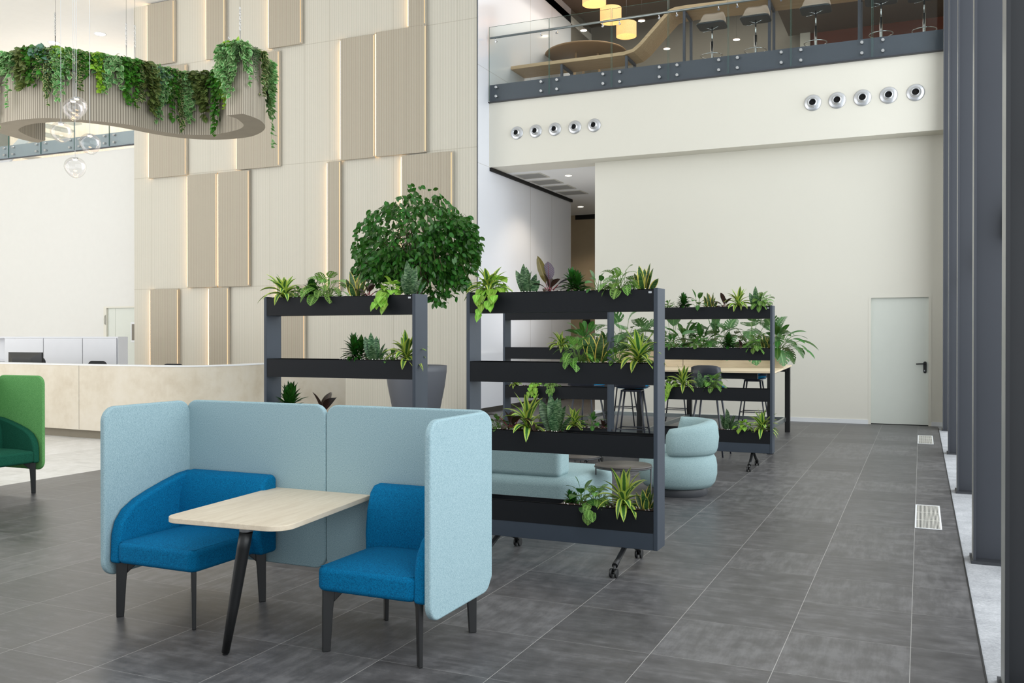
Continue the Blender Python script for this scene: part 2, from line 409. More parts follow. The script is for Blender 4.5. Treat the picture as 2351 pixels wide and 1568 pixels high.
# balcony band and wall below it
w = MB().box(XW, XE+.25, YB, 17.9, 5.06, 6.4); build_struct(w, 'wall_balcony_band', M['wall_paint'])
w = MB().box(XW, -6.0, 17.9, 24.9, 5.06, 5.3).box(-6.0, XE+.25, 17.9, 24.9, 6.1, 6.38); build_struct(w, 'ceiling_corridor', M['soffit_paint'])
w = MB(); w.box(-6.0, -.862, YW, YW+.2, 0, 5.06).box(.166, XE+.25, YW, YW+.2, 0, 5.06).box(-.862, .166, YW, YW+.2, 2.285, 5.06)
build_struct(MB().box(-6.0, -5.8, YW+.2, 24.9, 0, 5.06), 'wall_corridor_right', M['wall_paint']); build_struct(MB().box(XE+.25, XE+.45, YB-.1, 24, 0, 9.9), 'wall_window_end', M['wall_paint'])
build_struct(w, 'wall_back', M['wall_paint'])
build_struct(MB().box(-12.5, -5.9, 24.9, 25.1, 0, 5.06), 'wall_corridor_end', M['corridor_wall'])
build_struct(MB().box(-12.5, XW, 22.1, 24.9, 5.06, 5.2), 'ceiling_corridor_side', M['soffit_paint'])
build_struct(MB().box(-9.1, -6.0, 24.87, 24.9, 4.93, 5.06), 'trim_2', M['dark_gap'])
bb = MB().box(-6.01, -.862, YW-.014, YW, 0, .075).box(.166, XE+.2, YW-.014, YW, 0, .075); build_struct(bb, 'baseboard_back', M['white_trim'])
# white panelled side wall with its seams
t = NT('white_panel'); g = t.geo(); sp = t.n('ShaderNodeSeparateXYZ'); t.l(g, sp.inputs[0]); ln = None
for yy in (on_x(1218, 500, XW)[1], on_x(1267, 500, XW)[1]):
    q = t.math('LESS_THAN', t.math('ABSOLUTE', t.math('SUBTRACT', sp.outputs[1], yy)), .012); ln = q if ln is None else t.math('MAXIMUM', ln, q)
for zz in (5.07, 7.05):
    q = t.math('LESS_THAN', t.math('ABSOLUTE', t.math('SUBTRACT', sp.outputs[2], zz)), .006); ln = t.math('MAXIMUM', ln, q)
colr = t.mix(t.math('MULTIPLY', ln, .4), lin((232, 235, 243)), lin((150, 146, 140)))
M['white_panel'] = t.done(t.bsdf(colr, .16, 0, .5))
build_struct(MB().box(XW-.3, XW, YR+.06, 22.0, 0, 9.95).box(XW-.018, XW, YR, YR+.06, 0, 9.55), 'wall_side', M['white_panel'])
build_struct(MB().box(XW-.12, XW-.02, 22.001, 23.7, 6.42, 9.95), 'wall_upper_side', M['mezz_wall'])
build_struct(MB().box(XW, XW+.012, YR+.03, 22.0, 0, .1), 'baseboard_side', M['joint_dark'])
build_struct(MB().box(XW, XW+.05, YB+.02, 22.0, 4.99, 5.058), 'trim_3', M['dark_gap'])
# left gallery wall
w = MB(); w.box(-30, -19.07, YB, YB+.3, 0, 6.3).box(-17.95, -17.4, YB, YB+.3, 0, 6.3).box(-19.07, -17.95, YB, YB+.3, 2.33, 6.3)
build_struct(w, 'wall_left_gallery', plain('wall_paint_left', (221, 220, 216), .75, var=.01, spec=.2))
build_struct(MB().box(-30, -29.8, -3, 26, 0, ZC), 'wall_left', M['wall_paint'])
build_struct(MB().box(-30, -12.5, 25.5, 25.7, 0, ZC), 'wall_gallery_back', M['wall_paint'])
build_struct(MB().box(-30, -17.4, 17.45, 25.4, 6.0, 6.3), 'floor_left_gallery', M['soffit_paint'])
build_struct(MB().box(XW, XE+.2, 17.9, 24.9, 6.38, 6.42), 'floor_upper', M['mezz_wall'])

# ribbed feature wall: board base plus raised panels, lamp strip at left, painted-in glow at right
zr = lambda x, y: on_y(x, y, YR)[2]
xr = lambda x: on_y(x, 500, YR)[0]
r1 = zr(480, 136); r2 = zr(500, 393); r3 = zr(480, 660)
M['reed_base'] = reed('reed_base', (178, 173, 158), (216, 212, 201), (207, 203, 191), rows=[zr(700, 103), r2, r3], cols=[xr(v) for v in (347, 482, 620, 700, 757, 903, 1050)])
M['reed_panel'] = reed('reed_panel', (146, 136, 119), (192, 184, 168), (178, 169, 152))
build_struct(MB().box(-17.482, XW-.019, YR, YR+.35, 0, ZC), 'wall_ribbed', M['reed_base'])
build_struct(MB().box(XW-.024, XW-.012, YR-.014, YR+.001, 0, ZC), 'trim_4', M['dark_metal'])
panels = [  # x0, x1 in the photo, z bottom, z top, where
 (345, 406.6, None, ZC-.03, 150, 'top left, beside the wall edge'), (479.6, 522.8, None, ZC-.02, 136, 'above the middle of the hanging planter'),
 (622.7, 698, None, ZC-.02, 108, 'above and right of the planter end'), (942.5, 981.8, None, ZC-.02, 62, 'at the top edge near the white wall'),
 (549, 647, None, 'p3', 387, 'right behind the planter end'), (347.7, 433.6, None, 'p1', 407, 'left, just under the hanging planter'),
 (787, 865.7, None, 92.6, 366, 'left one of the tall pair in the middle'), (868.5, 983.5, None, 77, 356, 'wide right one of the tall pair in the middle'),
 (436, 503.7, None, 404, 660, 'left one of the pair above the desk'), (506.5, 577.8, None, 398, 658, 'right one of the pair above the desk'),
 (757, 787, None, 373, 668, 'narrow one left of the ficus'), (926.8, 1043.5, None, 359, 668, 'behind the ficus crown'),
 (350.5, 415, None, 665, 970, 'lowest left, behind the desk'), (485, 530, None, 661, 970, 'narrow one behind the middle of the desk'),
 (640, 705, None, 658, 970, 'low one seen through the left plant shelf')]
for x0, x1, _, zt, yb, wh in panels:
    X0, X1 = xr(x0), xr(x1); xm = (x0+x1)/2
    ztop = zt if isinstance(zt, float) and zt > 9 and zt < 10 else (zr(645, 118) if zt == 'p3' else zr(430, 149) if zt == 'p1' else zr(x0, zt))
    zb = zr(xm, yb) if yb < 900 else .12
    p = empty('wall_panel', ((X0+X1)/2, YR, zb)); W = (X1-X0)/2; Hh = ztop-zb
    tag(p, 'raised ribbed beige wall panel with warm lit edges, '+wh, 'wall panel', 'raised panels on the ribbed wall')
    MB().box(-W, W, -.085, -.045, 0, Hh).build('board', M['reed_panel'], p)
    MB().box(-W+.03, W-.03, -.045, -.0005, .02, Hh-.02).build('backing_frame', M['gap_paint'], p)
    MB().box(-W-.022, -W-.002, -.07, -.002, .03, Hh-.03).build('glow_strip', M['led_strip'], p)
    MB().box(W-.036, W-.020, -.087, -.0852, .03, Hh-.03).build('glow_strip', M['edge_glow'], p)  # glow on the board's right edge, drawn as an emissive strip

# ------------------------------------------------------------------ doors
d = empty('door_1', (-.35, YW, 0)); d['kind'] = 'structure'
fr = MB().box(-.512, -.468, -.004, .12, 0, 2.285).box(.468, .516, -.004, .12, 0, 2.285).box(-.468, .468, -.004, .12, 2.25, 2.285)
fr.build('door_frame', M['wall_paint'], d)
lf = MB().box(-.468, .468, .05, .10, .012, 2.25).build('door_leaf', M['door_paint'], d)
MB().box(-.468, .468, .055, .11, 0, .014).build('threshold', M['dark_gap'], d)
pl = MB().prism(rrect(.055, .205, .027, 6, .385, .92), 'y', .036, .052).build('handle_plate', M['black_plastic'], d)
MB().tube([(.412, .04, 1.085), (.412, -.005, 1.085), (.395, -.012, 1.085), (.27, -.012, 1.08)], .012, 8).build('door_handle', M['black_plastic'], d)
MB().prism([(.405+.008*cos(a/8*2*pi), .965+.012*sin(a/8*2*pi)) for a in range(8)], 'y', .03, .037).build('keyhole', M['cap_metal'], d)
d = empty('door_2', (-18.5, YB, 0)); d['kind'] = 'structure'
MB().box(-.57, -.47, -.004, .12, 0, 2.33).box(-.47, .6, -.004, .12, 2.29, 2.33).build('door_frame', M['wall_paint'], d)
MB().box(-.47, -.22, .05, .10, .012, 2.29).box(-.212, .6, .05, .1, .012, 2.29).build('door_leaf', M['door_paint'], d)
MB().box(.32, .62, .035, .05, 1.42, 1.93).build('vision_panel_frame', M['white_trim'], d)
MB().box(.36, .62, .03, .04, 1.47, 1.88).build('vision_panel', M['mezz_wall'], d)
MB().box(-.51, -.485, -.02, -.002, 1.86, 2.12).tube([(-.5, -.03, 1.88), (-.5, -.05, 1.99), (-.5, -.03, 2.1)], .01, 6).build('hinge', M['gap_paint'], d)

# ------------------------------------------------------------------ columns along the window side
for i, (Y, wh) in enumerate([(16.9, 'farthest one, against the back wall'), (13.57, 'second from the back wall'), (10.25, 'middle one, past the far floor grille'),
                             (7.15, 'second from the camera, beside the near floor grille'), (4.55, 'nearest one at the right edge of the photo')]):
    x0 = .331
    c = empty('steel_column', (x0, Y, -.004)); tag(c, 'dark grey steel column standing in the pale strip, '+wh, 'column', 'steel columns along the window side')
    mt = M['column_shaded'] if i == 4 else M['column_paint']  # nearest column: its shade is put into a darker paint
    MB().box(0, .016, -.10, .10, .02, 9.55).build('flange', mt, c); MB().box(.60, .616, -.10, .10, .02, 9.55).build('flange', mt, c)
    MB().box(-.0015, -.0002, -.097, .10, .02, 9.55).build('lit_edge_strip', M['column_lit_edge'], c)  # light on the flange side, painted as a pale strip
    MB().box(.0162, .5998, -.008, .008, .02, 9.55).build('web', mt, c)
    MB().box(-.015, .66, -.13, .13, 0, .02).build('base_plate', M['dark_metal'], c)
    b = MB().prism([(.20, 2.22), (.20, 2.42), (.42, 2.68), (.6, 2.68), (.6, 2.22)], 'y', -.09, -.075).box(.20, .21, -.09, -.008, 2.22, 2.42)
    b.build('bracket', M['dark_metal'], c)
    for z in (2.275, 2.37):
        bo = MB().tube([(.215, -.09, z), (.215, -.105, z)], .012, 8).build('bolt', M['chrome'], c)

# floor grilles
for (x0, x1, y0, y1, wh) in ((-.045, .157, 8.12, 9.26, 'near white slotted floor grille by the second column'), (-.045, .167, 14.58, 15.81, 'far white slotted floor grille near the grey door')):
    g = empty('floor_grille', ((x0+x1)/2, (y0+y1)/2, .001)); tag(g, wh, 'grille', 'floor grilles')
    W = (x1-x0)/2; L = (y1-y0)/2
    MB().box(-W, W, -L, -L+.02, 0, .004).box(-W, W, L-.02, L, 0, .004).box(-W, -W+.012, -L+.02, L-.02, 0, .004).box(W-.012, W, -L+.02, L-.02, 0, .004).build('frame', M['white_trim'], g)
    s = MB(); n = 17
    for k in range(n):
        x = -W+.012+(2*W-.024)*(k+.5)/n; s.box(x-.0030, x+.0030, -L+.02, L-.02, .0005, .0035)
    s.box(-W+.012, W-.012, -L*.33-.004, -L*.33+.004, .0005, .003).box(-W+.012, W-.012, L*.33-.004, L*.33+.004, .0005, .003)
    s.build('slats', M['gap_paint'], g)
    MB().box(-W+.012, W-.012, -L+.02, L-.02, -.0005, .0004).build('opening', M['nozzle_hole'], g)

# ------------------------------------------------------------------ balcony front: steel edge, glass panes, standoffs, handrail
def railing(x_list, z0, zt, label, rail=None, plate='plate_steel'):
    r = empty('glass_railing', (x_list[0], YB, z0)); tag(r, label, 'railing')
    W = x_list[-1]-x_list[0]; X0 = x_list[0]
    MB().box(0, W, -.012, 0, .0, .352).build('steel_edge', M[plate], r)
    MB().box(-.02, W, -.055, 0.01, -.02, .0).build('bottom_trim', M['dark_metal'], r)
    for a, b in zip(x_list[:-1], x_list[1:]):
        p = MB().box(a-X0+.012, b-X0-.012, -.062, -.05, .012, zt-z0).build('glass_pane', M['glass_rail'], r)
        MB().box(a-X0+.008, a-X0+.012, -.062, -.05, .012, zt-z0).box(b-X0-.012, b-X0-.008, -.062, -.05, .012, zt-z0).box(a-X0+.012, b-X0-.012, -.062, -.05, zt-z0, zt-z0+.003).build('pane_edge', M['glass_edge'], p)
        for xs in (a+.17, b-.17):
            if xs-X0 > W-.1: continue
            for z in (.095, .28):
                MB().tube([(xs-X0, -.012, z), (xs-X0, -.088, z)], .026, 12).build('standoff', M['cap_metal'], r)
            if rail: MB().tube([(xs-X0, -.05, rail-z0), (xs-X0, -.1, rail-z0-.02)], .02, 8).tube([(xs-X0, -.07, rail-z0-.01), (xs-X0, -.11, rail-z0+.045)], .01, 6).build('rail_bracket', M['chrome'], r)
    if rail: MB().tube([(.06, -.12, rail-z0+.06), (W, -.12, rail-z0+.06)], .022, 10).build('handrail', M['brushed'], r)
    return r
jx = [on_y(x, 200, YB)[0] for x in (1125, 1263, 1406, 1536, 1673, 1817, 2003)]+[XE+.25]
railing(jx, 6.4, 7.93, 'glass balustrade with steel handrail on the balcony at right', rail=7.62)
jl = [-24.97, -23.74, -22.5, -21.264, -20.03, -18.8, -17.4]
railing(jl, 6.38, 7.93, 'glass balustrade on the balcony at far left behind the hanging planter', plate='plate_reflection')

# air nozzles
for gi, xs in enumerate(((-7.538, -7.125, -6.71, -6.285, -5.88), (-1.775, -1.363, -.945, -.523, -.096))):
    for k, X in enumerate(xs):
        n = empty('air_nozzle', (X, YB, 5.715 if gi == 0 else 5.73))
        tag(n, 'round silver air nozzle, '+['first', 'second', 'middle', 'fourth', 'last'][k]+' of five in the '+['left', 'right'][gi]+' row', 'air nozzle', ['left', 'right'][gi]+' row of round air nozzles')
        R = .135 if gi == 0 else .148
        def L(prof): return [[(r*cos(2*pi*j/32), -z, r*sin(2*pi*j/32)) for j in range(32)] for r, z in prof]
        MB().rings(L([(R, 0), (R*.97, .014), (R*.9, .02), (R*.62, .028)]), cap=False).build('flange_ring', M['aluminium'], n)
        MB().rings(L([(R*.64, .018), (R*.62, .05), (R*.44, .085), (R*.40, .086), (R*.38, .02)]), cap=False).build('nozzle_cone', M['aluminium'], n)
        MB().rings(L([(R*.40, .045), (.001, .045)]), cap=False).build('opening', M['nozzle_hole'], n)

# corridor ceiling details
for k, (y0, y1) in enumerate(((18.12, 18.70), (18.97, 19.55), (19.80, 20.38), (20.66, 21.24))):
    g = empty('ceiling_vent', (-7.74, (y0+y1)/2, 5.06)); tag(g, 'grey square vent in the corridor ceiling, '+['nearest', 'second', 'third', 'farthest'][k]+' of four', 'vent', 'corridor ceiling vents')
    h = (y1-y0)/2
    MB().box(-.31, .31, -h, -h+.03, -.012, 0).box(-.31, .31, h-.03, h, -.012, 0).box(-.31, -.28, -h+.03, h-.03, -.012, 0).box(.28, .31, -h+.03, h-.03, -.012, 0).build('frame', M['gap_paint'], g)
    MB().box(-.28, .28, -h+.03, h-.03, -.008, -.003).build('mesh_plate', M['grille_grey'], g)
def downlight(p, z, label, grp, r=.075):
    g = empty('downlight', (p[0], p[1], z)); tag(g, label, 'ceiling light', grp)
    MB().lathe([(r*1.25, 0), (r*1.22, -.008), (r, -.006), (r, .0)], 24).build('trim_ring', M['white_trim'], g)
    MB().lathe([(r, -.004), (.001, -.004)], 24).build('lamp_face', M['lamp_disc'], g)
downlight(on_z(1305, 403, 5.06), 5.06, 'round recessed downlight in the corridor ceiling, nearer one', 'corridor downlights')
downlight(on_z(1333, 474.5, 5.06), 5.06, 'round recessed downlight in the corridor ceiling, farther one', 'corridor downlights')
for k, (px, py) in enumerate(((230, 78), (124, 98))):
    downlight(on_z(px, py, ZC), ZC, 'round recessed downlight in the high ceiling, '+['right of the pendant cords', 'just above the hanging planter foliage'][k], 'high ceiling downlights', .13)
ds = [(1340, 70, 'left'), (1473, 48, 'above the sloping wooden counter'), (1531, 112, 'low one left of the bar stools'), (1691, 91, 'between the second and third bar stool'), (1480, 4, 'upper middle')]
for px, py, wh in ds[:4]:
    q = _ray(px, py); 
# upper floor reflections are built as added glowing discs on thin wires
n = empty('black_wall_panel', (0, 0, 0)); c = on_y(1347, 738, 24.86)
n.location = c; tag(n, 'small black screen on the corridor end wall', 'screen')
MB().box(-.11, .11, -.03, 0, -.07, .08).build('screen', M['black_plastic'], n, bevel=.004)

# ------------------------------------------------------------------ upper floor behind the glass
ZF = 6.42
build_struct(MB().box(XW-1.2, XE+.25, 23.6, 23.8, ZF, 9.92), 'wall_upper_back', M['mezz_wall'])
xr0 = on_y(1862, 60, 23.5)[0]
build_struct(MB().box(xr0, XE+.25, 23.4, 23.6, ZF, 8.95), 'wall_upper_red', M['mezz_red'])
q = on_y(1840, 90, 23.4); build_struct(MB().box(q[0]-.02, xr0, 23.3, 23.6, ZF, 8.95), 'trim_5', M['wall_paint'])
build_struct(MB().box(q[0]-.3, XE+.25, 21.0, 23.4, 8.95, 9.1), 'ceiling_upper_bulkhead', M['mezz_ceiling'])
# ribbon shaped wooden counter
YC = 18.25
pts = [(1142, 157), (1240, 143), (1340, 131), (1430, 119), (1452, 112), (1466, 100), (1480, 84), (1520, 38), (1534, 23), (1550, 16), (1580, 11), (1680, -1), (1800, -16), (2000, -42), (2150, -62)]
c2 = [(lambda p: (p[0], p[2]))(on_y(x, y, YC)) for x, y in pts]
def thicken(c, t):
    up = []; dn = []
    for i, p in enumerate(c):
        a = Vector(c[max(i-1, 0)]); b = Vector(c[min(i+1, len(c)-1)]); d_ = (b-a).normalized(); nrm = Vector((-d_.y, d_.x))
        up.append(Vector(p)+nrm*0); dn.append(Vector(p)-nrm*t)
    return up, dn
up, dn = thicken(c2, .07)
cn = empty('ribbon_counter', (0, YC, 0)); tag(cn, 'long light wood counter rising in a sloping ribbon behind the balcony glass', 'counter')
rb = MB()
for (y0, y1) in ((0, .75),):
    v = []; 
    for u_, d_ in zip(up, dn): v += [(u_.x, y0, u_.y), (d_.x, y0, d_.y), (d_.x, y1, d_.y), (u_.x, y1, u_.y)]
    f = []; N = len(up)
    for i in range(N-1):
        for j in range(4): f.append((i*4+j, i*4+(j+1) % 4, (i+1)*4+(j+1) % 4, (i+1)*4+j))
    f += [(0, 1, 2, 3), ((N-1)*4+3, (N-1)*4+2, (N-1)*4+1, (N-1)*4)]
    rb.add(v, f)
rb.build('top', M['wood_tan'], cn)
def ztop(X):
    for i in range(len(dn)-1):
        if dn[i].x <= X <= dn[i+1].x: k = (X-dn[i].x)/(dn[i+1].x-dn[i].x); return dn[i].y*(1-k)+dn[i+1].y*k
    return dn[-1].y
for px in (1149, 1287, 1436, 1569, 1765, 1972):
    X = on_y(px, 150, YC)[0]; z = ztop(X)-.01
    MB().box(X-.025, X+.025, .05, .1, ZF, z).box(X-.025, X+.025, .65, .7, ZF, z).box(X-.025, X+.025, .1, .65, z-.05, z).build('leg', M['plate_steel'], cn)
# round table and seats behind the low part
c = on_y(1345, 122, 20.6)
rt = empty('round_table', (c[0], 20.6, ZF)); tag(rt, 'round brown table standing behind the low end of the ribbon counter', 'table')
MB().lathe([(.001, c[2]-ZF-.045), (.95, c[2]-ZF-.045), (.97, c[2]-ZF-.02), (.95, c[2]-ZF), (.001, c[2]-ZF)], 40).build('tabletop', M['wood_dark_edge'], rt)
for a in range(3): MB().tube([(.3*cos(a*2.09), .3*sin(a*2.09), c[2]-ZF-.04), (.45*cos(a*2.09), .45*sin(a*2.09), 0)], .03, 8).build('leg', M['wood_tan'], rt)
for k, (px, Y) in enumerate(((1262, 19.7), (1466, 19.6), (1800, 19.6))):
    X = on_y(px, 120, Y)[0]; s = empty('dining_chair', (X, Y, ZF)); tag(s, 'green shell chair behind the balcony glass, '+['under the left part of the low counter', 'below the slope of the ribbon counter', 'between the second and third bar stools'][k], 'chair', 'green chairs on the upper floor')
    prof = [(-.24, .44), (.2, .43), (.25, .5), (.27, .82)]
    sh = MB(); rg = [[(x*(.23 if j == 0 else 1)*0+xx, y, z) for xx in (-.23, -.12, 0, .12, .23)] for j, (y, z) in enumerate(prof) for x in (0,)]
    v = [p for r_ in rg for p in r_]; f = [(i*5+j, i*5+j+1, (i+1)*5+j+1, (i+1)*5+j) for i in range(3) for j in range(4)]
    sh.add(v, f, smooth=True); o = sh.build('shell', M['green_chair_plastic'], s); o.modifiers.new('s', 'SOLIDIFY').thickness = .02
    for sx in (-1, 1):
        for sy in (-1, 1): MB().tube([(sx*.15, sy*.15, .43), (sx*.22, sy*.22, 0)], .014, 6).build('leg', M['wood_tan'], s)
# bar stools upstairs
for k, (px, py, yr_) in enumerate(((1635, 62, 130), (1735, 47, 118), (1873, 25, 101), (2023, 4, 81), (2122, -6, 72))):
    Y = 17.75; X, _, zs = on_y(px, py, Y); zring = on_y(px, yr_, Y)[2]
    s = empty('bar_stool', (X, Y, ZF)); tag(s, 'taupe upholstered bar stool with chrome pole behind the balcony glass, '+['first', 'second', 'third', 'fourth', 'last'][k]+' from the left', 'bar stool', 'bar stools on the upper floor')
    z0 = zs-ZF
    seat = MB(); 
    seat.prism(rrect(.54, .46, .08, 6, -.27, -.24), 'z', z0+.0, z0+.035); seat.build('seat_shell', M['dark_metal'], s, bevel=.012)
    cu = MB(); rg = []
    for j in range(9):      # wrapped backrest with low arms
        a = radians(-15+210*j/8); R = .27
        x, y = R*cos(a), .2*sin(a); hh = .34 if .5 < sin(a) or 2 <= j <= 6 else .1
        rg.append([(x, y-.0, z0+.03), (x*1.03, y*1.03, z0+hh), (x*.9, y*.86, z0+hh), (x*.86, y*.82, z0+.03)])
    cu.rings(rg); cu.build('backrest', M['fabric_taupe'], s, subsurf=1)
    MB().prism(rrect(.46, .38, .09, 6, -.23, -.22), 'z', z0+.034, z0+.075).build('cushion', M['fabric_taupe'], s, bevel=.015)
    MB().tube([(0, 0, z0), (0, 0, z0-.30)], .014, 10).tube([(0, 0, z0-.28), (0, 0, .02)], .027, 10).build('pole', M['chrome'], s)
    MB().tube([(-.01, 0, z0-.06), (-.16, -.06, z0-.10)], .005, 5).tube([(0, 0, z0-.05), (-.12, 0, z0)], .008, 5).tube([(0, 0, z0-.05), (.12, 0, z0)], .008, 5).build('lever', M['chrome'], s)
    rz = zring-ZF
    MB().tube([(.2*cos(a*pi/12), .2*sin(a*pi/12)-.05, rz) for a in range(24)], .009, 6, closed=True).tube([(0, 0, rz-.02), (0, .15, rz)], .008, 5).build('footring', M['chrome'], s)
    MB().lathe([(.22, 0), (.22, .01), (.03, .03), (.001, .03)], 28).build('base', M['chrome'], s)
# fabric drum lamps
for k, (px, py, r) in enumerate(((1364, -6, .27), (1388, 20, .245), (1411, 40, .235))):
    Y = 19.8; X, _, z = on_y(px, py, Y); l = empty('drum_lamp', (X, Y+k*.45, z)); tag(l, 'glowing woven drum pendant lamp, '+['upper left one cut by the photo top', 'middle of the cluster of three', 'lowest right of the cluster of three'][k], 'pendant lamp', 'cluster of drum lamps')
    MB().lathe([(r, -.16), (r, .16)], 28).build('lamp_shade', M['lamp_shade'], l)
    MB().lathe([(.001, .04), (.035, .02), (.045, -.02), (.03, -.05), (.001, -.06)], 12).build('bulb', M['bulb'], l)
    MB().tube([(0, 0, .05), (0, 0, 9.92-z)], .006, 5).build('cord', M['black_plastic'], l)
for k, (px, py, Y) in enumerate(((1340, 70, 21.5), (1473, 48, 21.5), (1531, 112, 23.0), (1691, 91, 22.6))):  # each disc is an added glowing stand-in for a reflection
    X, _, z = on_y(px, py, Y); l = empty('disc_reflection', (X, Y, z)); tag(l, 'small reflected light upstairs built as a glowing disc, '+['left of the drum lamps', 'right of the drum lamps', 'low one left of the bar stools', 'between the second and third bar stools'][k], 'ceiling light', 'small reflected discs upstairs')
    MB().lathe([(.001, .025), (.085, .02), (.09, 0), (.085, 0)], 20).build('housing', M['brown_top'], l)
    MB().lathe([(.08, -.002), (.001, -.012)], 20).build('lamp_face', M['lamp_disc'], l)
    MB().tube([(0, 0, .02), (0, 0, 9.92-z)], .002, 4).build('cord', M['black_plastic'], l)
# left gallery: timber wall and stair flight seen under the hanging planter
wg = wood('wood_gallery', (206, 186, 164), (222, 204, 184), (232, 218, 200), (8, 1, 1))
build_struct(MB().box(-26, -19.6, 19.8, 20.0, 6.3, 9.5), 'wall_gallery_timber', wg)
st = empty('staircase', (-23.6, 18.3, 6.3)); tag(st, 'pale staircase flight behind the glass of the left balcony', 'stairs')
MB().prism([(-1.2, 0), (-.9, 0), (1.5, 1.7), (1.5, 2.0), (-1.2, .2)], 'y', 0, .06).build('stringer', M['cabinet_white'], st)
sm = MB()
for k in range(9): sm.box(-.95+k*.27, -.6+k*.27, .06, 1.0, .1+k*.19, .15+k*.19)
sm.build('treads', M['gap_paint'], st)

# ------------------------------------------------------------------ reception
def smooth_path(pts, n=8):
    out = []; P = [Vector(p) for p in pts]
    for i in range(len(P)-1):
        p0 = P[max(i-1, 0)]; p1 = P[i]; p2 = P[i+1]; p3 = P[min(i+2, len(P)-1)]
        for k in range(n):
            t_ = k/n; out.append(.5*((2*p1)+(p2-p0)*t_+(2*p0-5*p1+4*p2-p3)*t_*t_+(3*p1-p0-3*p2+p3)*t_**3))
    out.append(P[-1]); return out
dp = [(-17.6, 10.95), (-15.8, 10.55), (-13.77, 10.29), (-11.76, 10.14), (-10.72, 10.133), (-10.1, 10.17), (-9.72, 10.33), (-9.52, 10.62), (-9.47, 11.16), (-9.52, 11.88), (-9.2, 12.7), (-8.98, 13.15)]
path = smooth_path(dp, 7)
def offs(path, t):
    o = []
    for i, p in enumerate(path):
        d_ = (path[min(i+1, len(path)-1)]-path[max(i-1, 0)]).normalized(); o.append(p+Vector((-d_.y, d_.x))*t)
    return o
rd = empty('reception_desk', (-12, 10.6, 0)); tag(rd, 'long curved pale stone reception desk behind the blue booth', 'desk')
def wallmb(a, b, z0, z1, ox=-12, oy=10.6):
    m = MB(); rg = [[(p.x-ox, p.y-oy, z0), (p.x-ox, p.y-oy, z1), (q.x-ox, q.y-oy, z1), (q.x-ox, q.y-oy, z0)] for p, q in zip(a, b)]
    return m.rings(rg, smooth=False)
wallmb(offs(path, 0), offs(path, .08), .13, 1.118).build('front_panel', M['desk_plaster'], rd)
wallmb(offs(path, -.008), offs(path, .30), 1.118, 1.132).build('top_ledge', M['white_trim'], rd)
wallmb(offs(path, .08), offs(path, .12), .0, .13).build('plinth', plain('plinth', (120, 112, 96), .7), rd)
wallmb(offs(path, .15), offs(path, .85), .72, .75).build('worktop', M['cabinet_white'], rd)
MB().box(.2, .2035, -.4595, -.45, .14, 1.115).build('panel_joint', M['joint_dark'], rd)
# back cabinets
X0c = on_y(271, 771, 12.8)[0]
cb = empty('storage_cabinet', (X0c, 12.8, 0)); tag(cb, 'white storage cabinet with flat doors behind the reception desk', 'cabinet')
MB().box(-4.9, 0, 0, .235, 1.53, 1.56).box(-.02, 0, 0, .235, 0, 1.53).box(-4.9, -.02, .22, .235, 0, 1.53).box(-3.11, -3.09, 0, .22, 0, 1.53).box(-4.9, -3.11, .0, .22, 1.06, 1.08).box(-4.9, -3.11, 0, .22, .4, .42).build('carcass', M['cabinet_white'], cb)
for a, b in ((-3.08, -1.98), (-1.97, -.91), (-.90, -.02)):
    MB().box(a, b-.008, -.02, -.002, .1, 1.527).build('door', M['cabinet_white'], cb)
# monitor
mx_, my_ = on_y(57, 820, 11.0)[0], 11.0
mo = empty('monitor', (mx_, my_, .75)); tag(mo, 'black monitor seen from behind on the reception desk', 'monitor')
m = MB(); m.add([(-.41, 0, .12), (.41, 0, .12), (.41, 0, .54), (-.41, 0, .54), (-.2, -.07, .2), (.2, -.07, .2), (.24, -.07, .45), (-.24, -.07, .45)], [(4, 5, 6, 7), (0, 1, 5, 4), (1, 2, 6, 5), (2, 3, 7, 6), (3, 0, 4, 7)]); m.box(-.41, .41, 0, .03, .12, .54)
m.build('casing', M['monitor'], mo); MB().box(-.04, .04, -.05, -.02, 0, .3).box(-.14, .14, -.12, .1, 0, .012).build('stand', M['monitor'], mo)
for k, (px, pyt, Y) in enumerate(((108, 820, 11.9), (247, 828, 12.0), (420, 834, 11.9))):
    X, _, zt = on_y(px, pyt, Y); s = empty('office_chair', (X, Y, 0)); tag(s, 'black mesh office chair behind the reception desk, '+['beside the monitor', 'in front of the white cabinets', 'in front of the ribbed wall'][k], 'chair', 'office chairs at reception')
    MB().prism(rrect(.44, .52, .09, 6, -.22, zt-.52), 'y', -.24, -.20).build('backrest', M['chair_black'], s, bevel=.012)
    MB().prism(rrect(.46, .44, .08, 6, -.23, -.16), 'z', .44, .50).build('seat', M['chair_black'], s, bevel=.018)
    MB().box(-.03, .03, -.22, -.17, .4, .8).build('back_support', M['black_plastic'], s)
    b = MB().tube([(0, .05, .44), (0, .05, .1)], .025, 8)
    b.build('gas_lift', M['chrome'], s)
    b = MB()
    for j in range(5):
        a = j*2*pi/5; b.tube([(0, .05, .1), (.29*cos(a), .05+.29*sin(a), .075)], [.025, .016], 6)
    b.build('base', M['black_plastic'], s)
    for j in range(5):
        a = j*2*pi/5; MB().tube([(.29*cos(a)-.02, .05+.29*sin(a), .03), (.29*cos(a)+.02, .05+.29*sin(a), .03)], .03, 10).build('castor', M['black_plastic'], s)

